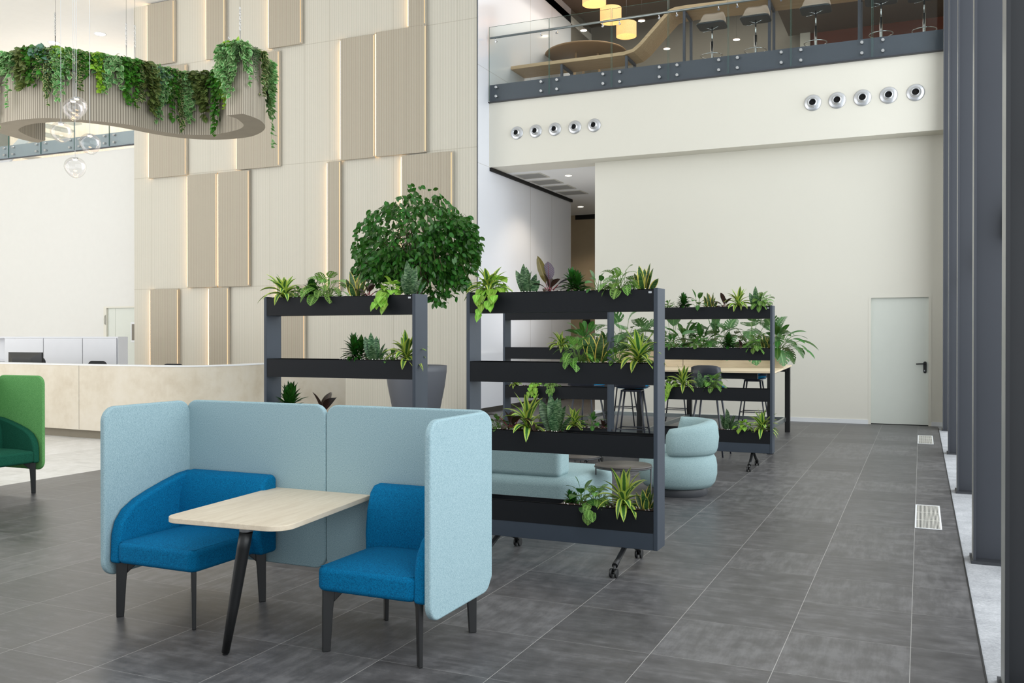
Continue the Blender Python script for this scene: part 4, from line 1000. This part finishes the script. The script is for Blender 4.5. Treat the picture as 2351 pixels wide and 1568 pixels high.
def counter_stool(loc, rz, wh):
    S = empty('counter_stool', loc, rz); tag(S, 'black stool with blue pad, '+wh, 'bar stool', 'stools around the counter table')
    zs = .85; v = []; f = []; N = 9
    prof = [(-.215, zs-.012), (-.21, zs-.006), (-.15, zs-.004), (.0, zs-.005), (.12, zs), (.18, zs+.03), (.20, zs+.10), (.215, zs+.22), (.225, zs+.335)]
    wd = [.17, .20, .215, .22, .215, .21, .20, .20, .195]
    for (y, z), w_ in zip(prof, wd):
        for j in range(N):
            u_ = -1+2*j/(N-1); cz = .03*abs(u_)**2.5 if y < .17 else 0; cy = -.05*abs(u_)**2 if z > zs+.05 else 0; v.append((w_*u_, y+cy, z+cz-(.03*abs(u_)**4 if z > zs+.3 else 0)))
    for i in range(len(prof)-1):
        for j in range(N-1): f.append((i*N+j, i*N+j+1, (i+1)*N+j+1, (i+1)*N+j))
    o = MB().add(v, f, smooth=True).build('shell', M['stool_metal'], S); o.modifiers.new('s', 'SOLIDIFY').thickness = .012
    MB().prism(rrect(.40, .36, .1, 6, -.20, -.215), 'z', zs+.008, zs+.052).build('seat_pad', M['fabric_stool'], S, bevel=.012)
    MB().prism(rrect(.26, .2, .08, 6, -.13, zs+.07), 'y', .13, .165).build('back_pad', M['fabric_stool'], S, bevel=.008)
    MB().box(-.14, .14, -.13, .13, zs-.035, zs-.01).build('hub', M['stool_metal'], S, bevel=.01)
    for sx in (-1, 1):
        for sy in (-1, 1): MB().tube([(sx*.125, sy*.115, zs-.03), (sx*.235, sy*.22, 0)], [.014, .010], 8).build('leg', M['stool_metal'], S)
    k = .62; a, b = .125+.11*k, .115+.105*k; z = (zs-.03)*(1-k)
    MB().tube([(-a, -b, z), (a, -b, z), (a, b, z), (-a, b, z)], .008, 6, closed=True).build('footrest', M['stool_metal'], S)
    return S
def at_px(px, Y): return on_y(px, 900, Y)[0]
for px, Y, rz, wh in ((1348, 12.1, 2.95, 'leftmost on the near side of the counter table'), (1452, 12.05, 3.25, 'near side, seen through the nearest shelf'), (1628, 12.12, 3.1, 'near side with its dark back towards the camera'),
                      (1432, 15.62, 0.1, 'far side behind the nearest shelf'), (1552, 15.6, .05, 'far side left of the middle leg'), (1730, 15.6, 0, 'far side, right one with blue seat in view')):
    counter_stool((at_px(px, Y), Y, 0), rz, wh)

# ------------------------------------------------------------------ lounge furniture
sx1 = on_z(1303, 1088, .42); sofa = empty('sofa', (-3.3, 7.3, 0)); tag(sofa, 'low pale aqua sofa seen from behind through the nearest plant shelf', 'sofa')
xr_ = on_y(1379, 1100, 7.35)[0]
MB().prism(rrect(2.6, .95, .22, 8, xr_-2.6+3.3, -.40), 'z', .04, .42).build('base', M['fabric_aqua'], sofa, bevel=.085, seg=6)
MB().box(xr_-2.5+3.3, sx1[0]+3.3, -.37, -.13, .405, .70).build('backrest', M['fabric_aqua'], sofa, bevel=.045, seg=4)
MB().prism(rrect(2.3, .75, .18, 6, xr_-2.45+3.3, -.3), 'z', 0, .05).build('plinth', M['black_plastic'], sofa)
def wire_table(c, r, h, label):
    s = empty('side_table', (c[0], c[1], 0)); tag(s, label, 'side table', 'round wire side tables')
    MB().lathe([(.001, h-.018), (r-.004, h-.018), (r, h-.014), (r, h-.003), (r-.003, h), (.001, h)], 48).build('tabletop', M['tabletop_dark'], s)
    MB().tube([(r*1.0*cos(a*pi/24), r*1.0*sin(a*pi/24), h-.02) for a in range(48)], .006, 6, closed=True).build('rim', M['dark_metal'], s)
    for k in range(4):
        a = k*pi/2+.22; MB().tube([(r*.97*cos(a), r*.97*sin(a), h-.02), (r*.97*cos(a), r*.97*sin(a), .006)], .0055, 6).build('leg', M['dark_metal'], s)
    MB().tube([(r*.97*cos(a*pi/24), r*.97*sin(a*pi/24), .006) for a in range(48)], .0055, 6, closed=True).build('foot_ring', M['dark_metal'], s)
tc = on_z(1431, 1066, .49); wire_table((tc[0], tc[1]), .236, .49, 'round dark side table with wire legs between sofa and armchair')
tc = on_z(1345, 1047, .40); wire_table((tc[0]-.1, tc[1]+.05), .22, .40, 'lower dark round side table peeking out behind the sofa')
ac = empty('tub_armchair', (-2.21, 9.0, 0)); tag(ac, 'pale aqua rounded tub armchair on a dark round plinth', 'armchair')
MB().lathe([(.29, 0), (.295, .01), (.295, .07), (.29, .08), (.001, .08)], 48).build('plinth', M['dark_metal'], ac)
def sell(R, prof, n=48):
    return [[(R*k*cos(2*pi*j/n), R*k*sin(2*pi*j/n), z) for j in range(n)] for k, z in prof]
MB().rings(sell(.385, [(.70, .075), (.86, .085), (.95, .13), (1.0, .21), (1.0, .29), (.97, .36), (.90, .405), (.80, .42), (.001, .43)])).build('seat_base', M['fabric_aqua'], ac)
# wrapped back: a thick shell around the side nearest the camera and right
rg = []; a0, a1 = radians(-90), radians(98); n = 30
for i in range(n+1):
    t_ = i/n; a = a0+(a1-a0)*t_; endk = min(1, min(t_, 1-t_)*12+.72); hz = .665+.07*min(1, t_/.42)**.9
    ro, ri = .39, .25; sec = []
    m_ = 16
    for j in range(m_):
        b = 2*pi*j/m_; cr = (ro+ri)/2; wr = (ro-ri)/2*endk; cz = (.40+hz)/2; wz = (hz-.40)/2
        ex = abs(cos(b))**.6*(1 if cos(b) > 0 else -1); ez = abs(sin(b))**.55*(1 if sin(b) > 0 else -1)
        rr = cr+wr*ex+.012*(1-abs(ez)); sec.append((rr*cos(a), rr*sin(a), cz+wz*ez))
    rg.append(sec)
e0 = [tuple(Vector(p)*.6+sum((Vector(q) for q in rg[0]), Vector())/len(rg[0])*.4+Vector((-.0, 0, 0))) for p in rg[0]]
e1 = [tuple(Vector(p)*.35+sum((Vector(q) for q in rg[-1]), Vector())/len(rg[-1])*.65) for p in rg[-1]]
def push(ring, a, s_): return [(p[0]+s_*-sin(a)*.03, p[1]+s_*cos(a)*.03, p[2]) for p in ring]
rg = [push(e0, a0, -1)]+rg+[push(e1, a1, 1)]
MB().rings(rg).build('backrest', M['fabric_aqua'], ac)
MB().rings(sell(.25, [(1.0, .41), (1.02, .44), (.9, .465), (.001, .475)])).build('seat_pad', M['fabric_aqua'], ac)

# ------------------------------------------------------------------ ficus in a pot
fx, fy = -7.36, 12.75; fz = 1.10
ft = empty('potted_ficus', (fx, fy, 0)); tag(ft, 'round-headed weeping fig tree in a tall grey pot by the ribbed wall', 'potted tree')
MB().lathe([(.27, 0), (.30, .02), (.37, .35), (.45, .75), (.485, 1.0), (.487, fz), (.465, fz+.002), (.455, fz-.03), (.45, fz-.1)], 48, cap=False).build('pot', M['pot_grey'], ft)
MB().lathe([(.455, fz-.09), (.2, fz-.07), (.001, fz-.07)], 32).build('soil', M['soil'], ft)
cxp, czp = .0, 3.02; RN = random.Random(5)
tk = MB(); tx = .04
for k in range(3):
    pts = []; 
    for i in range(16):
        t_ = i/15; a = k*2.09+t_*7; pts.append((tx+.035*cos(a)*(1+.3*t_), .035*sin(a), fz-.1+1.45*t_))
    tk.tube(pts, [.045-.012*(i/15) for i in range(16)], 8)
tk.build('trunk', M['bark'], ft)
tw = MB(); fo = MB(); r = RN
tips = []
for k in range(46):
    az = k*2.4; el = radians(r.uniform(8, 80)); L = r.uniform(.6, 1.0)
    e = Vector((1.0*cos(az)*cos(el)*L, .95*sin(az)*cos(el)*L, .92*sin(el)*L-.18)); s0 = Vector((tx, 0, fz+1.2)); e = Vector((cxp, 0, 2.72))+e
    m_ = s0.lerp(e, .5)+Vector((0, 0, .12)); tw.tube([s0, m_, e, e+Vector((cos(az)*.12, sin(az)*.12, -.22))], [.018, .010, .005, .002], 5, cap=False)
tw.build('branches', M['twig'], ft)
def crown_leaf(p, d):
    leaf(fo, p, d, r.uniform(.085, .125), r.uniform(.05, .066), 'ovate', .6, .2, 4, twist=r.uniform(-1.4, 1.4), up=(r.uniform(-.4, .4), -1, r.uniform(-.3, .8)))
lobes = [(0, 0, 2.98, 1.0, .84), (-.42, 0, 2.66, .62, .42), (.42, 0, 2.80, .62, .55), (0, -.2, 2.62, .8, .35), (.30, 0, 2.42, .55, .26), (-.66, 0, 2.60, .44, .26), (.62, 0, 3.0, .46, .5)]
cnt = 0
while cnt < 5200:
    lx, ly, lz, lr, lh = lobes[r.choice((0, 0, 0, 0, 1, 2, 3, 3, 4, 5, 6))]
    az = r.uniform(0, 2*pi); u_ = r.uniform(-.45, 1); q = sqrt(max(0, 1-u_*u_)); rad = r.uniform(.72, 1.03)
    x, y, z = lx+lr*q*cos(az)*rad, ly+lr*.92*q*sin(az)*rad, lz+lh*u_*rad
    # keep gaps between the leaf clumps
    if sin(x*9+z*4)*sin(y*8-z*6)*sin(z*11+x*3) > .42: continue
    outw = Vector((cos(az)*q*.5+r.uniform(-.6, .6), sin(az)*q*.5+r.uniform(-.6, .6), -.45+r.uniform(-.5, .5))); crown_leaf((x, y, z), outw); cnt += 1
for (dx, dz, n) in ((.02, 3.86, 22), (.36, 3.76, 14), (-.82, 3.18, 14), (-1.02, 2.86, 24), (-1.05, 2.7, 24), (-.85, 2.5, 30), (1.0, 3.2, 14), (.45, 2.16, 50), (.25, 2.25, 40), (.62, 2.28, 30), (-.6, 2.4, 24), (.85, 2.5, 24)):
    for i in range(n): crown_leaf((dx+r.uniform(-.09, .09), r.uniform(-.2, .1), dz+r.uniform(-.10, .12)), Vector((r.uniform(-1, 1), r.uniform(-1, 1), r.uniform(-1, .1))))
fo.build('foliage', M['l_ficus'], ft, fix=False)

# ------------------------------------------------------------------ hanging planter with trailing plants
ZP = 4.5; HP = .88
inner = [(519.5, 265), (541, 271.4), (553, 279.6), (559, 286), (557, 292), (545, 298), (520, 304), (484, 309.5), (433, 309.5), (382, 304), (341, 296), (300, 287), (250, 281), (196, 276), (150, 272.5), (104, 271.2), (74, 272.4), (30, 277), (0, 282.8), (-26, 288), (-36, 294), (-24, 300), (0, 306), (30.6, 315), (61, 323), (87.8, 328)]
outer = [(558, 261.4), (579, 268), (598.4, 277), (609, 290), (604, 300.7), (588, 309.6), (565.6, 315.6), (521, 320), (476, 320.6), (434.7, 318.5), (387, 313.2), (342, 305.7), (298, 296.8), (253, 289), (215, 284), (179, 280.6), (140, 280), (104, 281.5), (82, 283.5), (61, 287.5), (47, 293.5), (42, 298.2), (47, 303.3), (61, 310.4), (82, 318.6), (104, 322.7)]
I3 = [on_z(x, y, ZP) for x, y in inner]; O3 = [on_z(x, y, ZP) for x, y in outer]
ctr = (sum(p[0] for p in I3+O3)/len(I3+O3), sum(p[1] for p in I3+O3)/len(I3+O3))
I2 = smooth_path([(p[0]-ctr[0], p[1]-ctr[1]) for p in I3], 4); O2 = smooth_path([(p[0]-ctr[0], p[1]-ctr[1]) for p in O3], 4)
hp = empty('hanging_planter', (ctr[0], ctr[1], ZP)); tag(hp, 'winding ribbed beige planter hung from cables at upper left', 'hanging planter')
def band(A, B, z0, z1):
    m = MB(); loop = list(A)+list(B)[::-1]; n = len(loop)
    v = [(p.x, p.y, z0) for p in loop]+[(p.x, p.y, z1) for p in loop]; f = [(i, (i+1) % n, n+(i+1) % n, n+i) for i in range(n)]
    return m.add(v, f)
# side walls carry the ribs, taken around the arc length through the UV
def ribs():
    t = NT('planter_ribs'); u = t.n('ShaderNodeSeparateXYZ'); t.l(t.uv(), u.inputs[0]); ph = t.math('FRACT', t.math('MULTIPLY', u.outputs[0], 1/.034)); tri = t.math('ABSOLUTE', t.math('SUBTRACT', ph, .5))
    col = t.ramp(t.math('MULTIPLY', tri, 2), [(0, lin((124, 116, 102))), (.3, lin((130, 121, 107))), (.6, lin((172, 163, 147))), (1, lin((176, 167, 151)))])
    M['planter_ribs'] = t.done(t.bsdf(col, .65, 0, .3, bump=t.math('MULTIPLY', tri, -1), bstr=.5, bdist=.008))
ribs()
loop = I2+O2[::-1]; n = len(loop); v = []; f = []; uv = []; s_ = 0; m = MB()
for i in range(n):
    a, b = loop[i], loop[(i+1) % n]; L = (b-a).length
    m.add([(a.x, a.y, 0), (b.x, b.y, 0), (b.x, b.y, HP), (a.x, a.y, HP)], [(0, 1, 2, 3)], [(s_, 0), (s_+L, 0), (s_+L, 1), (s_, 1)]); s_ += L
m.build('side_wall', M['planter_ribs'], hp, fix=False)
m = MB(); N = min(len(I2), len(O2))
def samp(P, t_):
    q = t_*(len(P)-1); i = min(int(q), len(P)-2); return P[i].lerp(P[i+1], q-i)
v = []; K = 120
for k in range(K+1):
    a, b = samp(I2, k/K), samp(O2, k/K); v += [(a.x, a.y, .0), (b.x, b.y, .0)]
m.add(v, [(2*k, 2*k+1, 2*k+3, 2*k+2) for k in range(K)]); m.build('bottom', M['gap_paint'] if 0 else plain('planter_felt', (168, 158, 142), .8, spec=.2), hp, fix=False)
m = MB(); m.add([(p[0], p[1], HP-.06) for p in v], [(2*k, 2*k+1, 2*k+3, 2*k+2) for k in range(K)]); m.build('soil', M['soil'], hp, fix=False)
for (px, dy) in ((31, .0), (57, .05), (286, 0), (309, .05), (528, 0), (552, .03), (90, .2)):
    best = min(range(K+1), key=lambda k: abs(on_px(px, (v[2*k][0]+v[2*k+1][0])/2+ctr[0], (v[2*k][1]+v[2*k+1][1])/2+ctr[1])) if 0 else abs(((v[2*k][0]+v[2*k+1][0])/2+ctr[0])/((v[2*k][1]+v[2*k+1][1])/2+ctr[1])-_ray(px, 200)[0]/_ray(px, 200)[1])+(0 if k < 75 else .2))
    a = Vector(v[2*best]).lerp(Vector(v[2*best+1]), .5)
    MB().tube([(a.x, a.y, HP-.05), (a.x, a.y, ZC-ZP)], .0022, 4).build('cable', M['black_plastic'], hp)
    ch = MB().tube([(a.x, a.y, HP-.05), (a.x, a.y, HP+.26)], .007, 6)
    for q in range(9): ch.tube([(a.x+.012*cos(t_*pi/3)*(1 if q % 2 else .2), a.y+.012*cos(t_*pi/3)*(.2 if q % 2 else 1), HP+.28+q*.035+.018*sin(t_*pi/3)) for t_ in range(6)], .003, 4, closed=True)
    ch.build('turnbuckle', M['chrome'], hp)
# trailing plants, one clump after another along the planter
TR = {'ivy': ('trailing_ivy', 'dark green ivy', 'l_ivy', 'ivy', .06, .055), 'var': ('variegated_ivy', 'cream-edged ivy', 'l_ivy_var', 'ivy', .055, .05), 'scind': ('trailing_philodendron', 'pale green vine', 'l_scind', 'heart', .062, .05),
      'pep': ('watermelon_peperomia', 'brown striped trailing plant', 'l_pep', 'round', .085, .058), 'moss': ('feathery_moss_fern', 'fine feathery fern', 'l_moss', 'lance', .03, .006), 'lime': ('lime_ivy', 'bright lime ivy', 'l_lime', 'ivy', .055, .05), 'blue': ('blue_green_vine', 'blueish green vine', 'l_blue', 'heart', .06, .05)}
def clump(kind, px_c, wpx, drop, rise, k0, side, label, n=None, cap=None):
    """px_c: where along the planter in the photo; side: 'I' near wall or 'O' far wall"""
    nm, lb, mt, pf, L, W = TR[kind]; P = I2 if side == 'I' else O2; Q = O2 if side == 'I' else I2
    lo, hi = k0
    tgt = _ray(px_c, 200); ratio = tgt[0]/tgt[1]
    idx = min(range(int(lo*(len(P)-1)), int(hi*(len(P)-1))+1), key=lambda i: abs((P[i].x+ctr[0])/(P[i].y+ctr[1])-ratio))
    c = P[idx]; tn = (P[min(idx+1, len(P)-1)]-P[max(idx-1, 0)]).normalized(); oc = samp(Q, idx/(len(P)-1)); inw = (oc-c); inw = (inw-tn*inw.dot(tn)); inw = inw.normalized() if inw.length > .01 else Vector((-tn.y, tn.x)); out = -inw
    if cap is not None:
        c = I2[0].lerp(O2[0], cap); tn = (O2[0]-I2[0]).normalized(); out = Vector((-tn.y, tn.x)); out = out if out.y < 0 else -out; inw = -out
    root = empty(nm, (c.x+ctr[0], c.y+ctr[1], ZP+HP)); tag(root, lb+', '+label+' on the hanging planter', 'plant', 'trailing plants on the hanging planter')
    w_ = wpx*13/F*1.15; L *= 1.25; W *= 1.3; drop *= 1.2; rr = random.Random(hash_(label)+int(px_c)); global RN; RN = rr; fo = MB(); st = MB()
    nst = int(1.25*(n or max(8, int(w_/.024))))
    for s in range(nst):
        u_ = rr.uniform(-.5, .5)*w_; inside = rr.uniform(.0, .2); dl = drop*(1-1.3*abs(u_/w_)**1.2)*rr.choice((.35, .55, .75, 1.0, 1.25))*rr.uniform(.8, 1.05)
        b = Vector((tn.x*u_+inw.x*inside, tn.y*u_+inw.y*inside, -.05)); rz_ = rise*rr.uniform(.4, 1)
        top = b+Vector((0, 0, rz_)); e1 = Vector((tn.x*u_+out.x*rr.uniform(.02, .09), tn.y*u_+out.y*.0+out.y*rr.uniform(.02, .09), rz_*.3)); e2 = e1+Vector((tn.x*rr.uniform(-.05, .05), tn.y*rr.uniform(-.05, .05), -dl))
        pts = [b, top, e1, e1.lerp(e2, .5)+Vector((out.x*.02, out.y*.02, 0)), e2]
        if kind != 'moss': st.tube(pts, .0022, 3, cap=False)
        seg = [(pts[i]-pts[i+1]).length for i in range(4)]; tot = sum(seg); nl = int(tot/(.023 if kind != 'moss' else .010))
        for i in range(nl):
            q = tot*(i+rr.random())/nl; j = 0
            while j < 3 and q > seg[j]: q -= seg[j]; j += 1
            p = pts[j].lerp(pts[j+1], min(1, q/max(seg[j], 1e-4)))+Vector((rr.uniform(-.02, .02), rr.uniform(-.02, .02), rr.uniform(-.015, .015)))
            d = Vector((out.x*.7+rr.uniform(-.9, .9), out.y*.7+rr.uniform(-.9, .9), rr.uniform(-1, .25) if j > 0 else rr.uniform(-.2, .9)))
            k_ = rr.uniform(.7, 1.15); leaf(fo, p, d, L*k_, W*k_, pf, .7, .12, 3 if kind == 'moss' else 4, up=(out.x, out.y, .5), twist=rr.uniform(-.6, .6))
    fo.build('foliage', M[mt], root, fix=False)
    if st.v: st.build('stems', M['stem_green'], root, fix=False)
near = (.30, .74)
seq = [(8, 'ivy', 40, .30, .10), (2, 'var', 26, .62, .06), (32, 'scind', 32, .50, .10), (62, 'pep', 36, .38, .14), (88, 'ivy', 36, .42, .16), (105, 'blue', 34, .3, .16), (112, 'var', 26, .50, .12), (136, 'lime', 20, .22, .18),
       (138, 'scind', 34, .50, .10), (158, 'moss', 30, .5, .12), (168, 'ivy', 28, .3, .12), (184, 'var', 34, .46, .12), (206, 'ivy', 36, .40, .12), (228, 'lime', 20, .50, .10), (256, 'scind', 34, .56, .10), (276, 'moss', 24, .45, .12),
       (296, 'ivy', 34, .56, .12), (318, 'var', 30, .62, .08), (338, 'pep', 36, .46, .10), (358, 'scind', 30, .52, .08), (374, 'blue', 24, .4, .08), (392, 'ivy', 34, .62, .08), (410, 'var', 26, .68, .06), (404, 'moss', 26, .5, .06), (436, 'scind', 34, .62, .08), (456, 'pep', 32, .30, .08), (470, 'pep', 10, .55, .04), (488, 'moss', 26, .52, .06), (502, 'ivy', 24, .64, .12)]
ORD = 'first second third fourth fifth sixth seventh eighth ninth tenth eleventh twelfth thirteenth fourteenth fifteenth sixteenth seventeenth eighteenth nineteenth twentieth twenty-first twenty-second twenty-third twenty-fourth twenty-fifth twenty-sixth twenty-seventh twenty-eighth twenty-ninth'.split()
for i, (px, kd, w_, dr, ri) in enumerate(seq):
    wh = ORD[i]+' clump from the left'
    clump(kd, px, w_*1.1, dr, ri, (.30, .74) if px < 400 else (.18, .5), 'I', wh)
clump('ivy', 514, 22, .56, .12, (0, .05), 'I', 'dark clump just left of its right end', 16); clump('lime', 522, 18, .62, .14, (0, .03), 'I', 'at the left corner of its right end', 12)
clump('scind', 540, 36, .50, .14, (0, .04), 'I', 'covering the flat right end', 24, cap=.25); clump('moss', 552, 10, .22, .06, (0, .04), 'I', 'on the right end face', 16, cap=.95); clump('scind', 556, 22, .34, .14, (0, .03), 'O', 'small one at the corner of the right end', 10)
clump('moss', 572, 26, .30, .08, (0, .12), 'O', 'just right of the flat end', 26)
clump('var', 596, 18, .55, .14, (.02, .14), 'O', 'thin strand on the right bend', 10); clump('scind', 612, 30, .85, .10, (.06, .2), 'O', 'long one at the far right bend', 22); clump('blue', 606, 24, .45, .10, (.06, .18), 'O', 'bushy one at the far right bend', 14)

# ------------------------------------------------------------------ glass pendants
for k, (px, py, dd, wh) in enumerate(((168, 252, 10.6, 'upper one, in front of its twin'), (176, 246, 11.0, 'upper one, just behind its twin'), (140, 304, 10.8, 'left one'), (206.5, 331, 10.9, 'right one'), (172.5, 385, 10.8, 'lowest one'))):
    q = _ray(px, py); fw = -q[0]*sin(YAW)+q[1]*cos(YAW); t_ = dd/fw; X, Y, Z = q[0]*t_, q[1]*t_, EYE+q[2]*t_
    g = empty('glass_pendant', (X, Y, Z)); tag(g, 'clear glass globe pendant lamp below the hanging planter, '+wh, 'pendant lamp', 'cluster of glass pendants')
    R = .122; prof = []
    for j in range(17):
        a = pi*j/16; k_ = 1-.16*max(0, -cos(a)*-1) if 0 else 1
        zz = cos(a); rad = sin(a)*R*(1.0 if zz > 0 else 1-.16*(-zz)**1.2); prof.append((max(rad, .001), zz*R*(.95 if zz > 0 else 1.12)+.01))
    ring = [[(r_*cos(2*pi*j/32)+(.012 if z_ < 0 else 0)*(-z_/R), r_*sin(2*pi*j/32), z_) for j in range(32)] for r_, z_ in prof]
    MB().rings(ring, cap=False).build('glass_globe', M['glass_globe'], g)
    MB().lathe([(.001, .118), (.03, .116), (.036, .104), (.03, .098), (.001, .098)], 20).build('lamp_holder', M['cap_metal'], g)
    MB().lathe([(.028, .097), (.02, .088), (.001, .086)], 16).build('light_source', M['bulb'], g)
    MB().tube([(0, 0, .12), (0, 0, ZC-Z)], .0025, 5).build('cord', M['white_trim'], g)

# ------------------------------------------------------------------ light
w = bpy.data.worlds.new('world'); scene.world = w; w.use_nodes = True
bg = w.node_tree.nodes['Background']; bg.inputs[0].default_value = (.92, .965, 1, 1); bg.inputs[1].default_value = .95
def area(name, loc, rot, sx, sy, e, col=(1, 1, 1)):
    l = bpy.data.lights.new(name, 'AREA'); l.shape = 'RECTANGLE'; l.size = sx; l.size_y = sy; l.energy = e; l.color = col
    o = bpy.data.objects.new(name, l); COL.objects.link(o); o.location = loc; o.rotation_euler = rot; return o
area('daylight_right', (3.4, 7.5, 5.0), (0, pi/2, 0), 9, 22, 1750, (.92, .97, 1))
area('daylight_left_front', (-21, -3.4, 5), (pi/2, 0, radians(-8)), 17, 8.5, 1100, (.985, .99, 1))
area('ceiling_fill', (-20, 3, .6), (pi-.25, 0, 0), 16, 10, 1150, (.985, .99, 1))  # added upward fill out of view, brightens the high ceiling like floor bounce
def spot(p, e, col=(1, .85, .66), size=.08):
    l = bpy.data.lights.new('downlight_glow', 'SPOT'); l.energy = e; l.color = col; l.spot_size = radians(120); l.spot_blend = .6; l.shadow_soft_size = size
    o = bpy.data.objects.new('downlight_glow', l); COL.objects.link(o); o.location = p; return o
area('corridor_fill', (-6.9, 18.6, 1.2), (pi, 0, 0), 1.2, 2.0, 20, (1, .99, .98))  # unseen fill added to brighten the corridor soffit
for p in (on_z(1305, 403, 5.06), on_z(1333, 474.5, 5.06)): spot((p[0], p[1], 5.0), 90)
l = area('upper_floor_lights', (-4, 20.5, 9.7), (0, 0, 0), 7, 4, 230, (1, .93, .84))
l = area('left_gallery_fill', (-22, 18.5, 9.45), (0, 0, 0), 8, 2, 300, (1, .98, .96))  # unseen area light added under the ceiling to brighten the gallery
scene.view_settings.view_transform = 'Standard'; scene.view_settings.look = 'None'; scene.view_settings.exposure = 0
c = scene.cycles; c.use_denoising = True; c.max_bounces = 7; c.diffuse_bounces = 4; c.glossy_bounces = 3; c.transmission_bounces = 4; c.transparent_max_bounces = 12; c.sample_clamp_indirect = 6
c.caustics_reflective = False; c.caustics_refractive = False
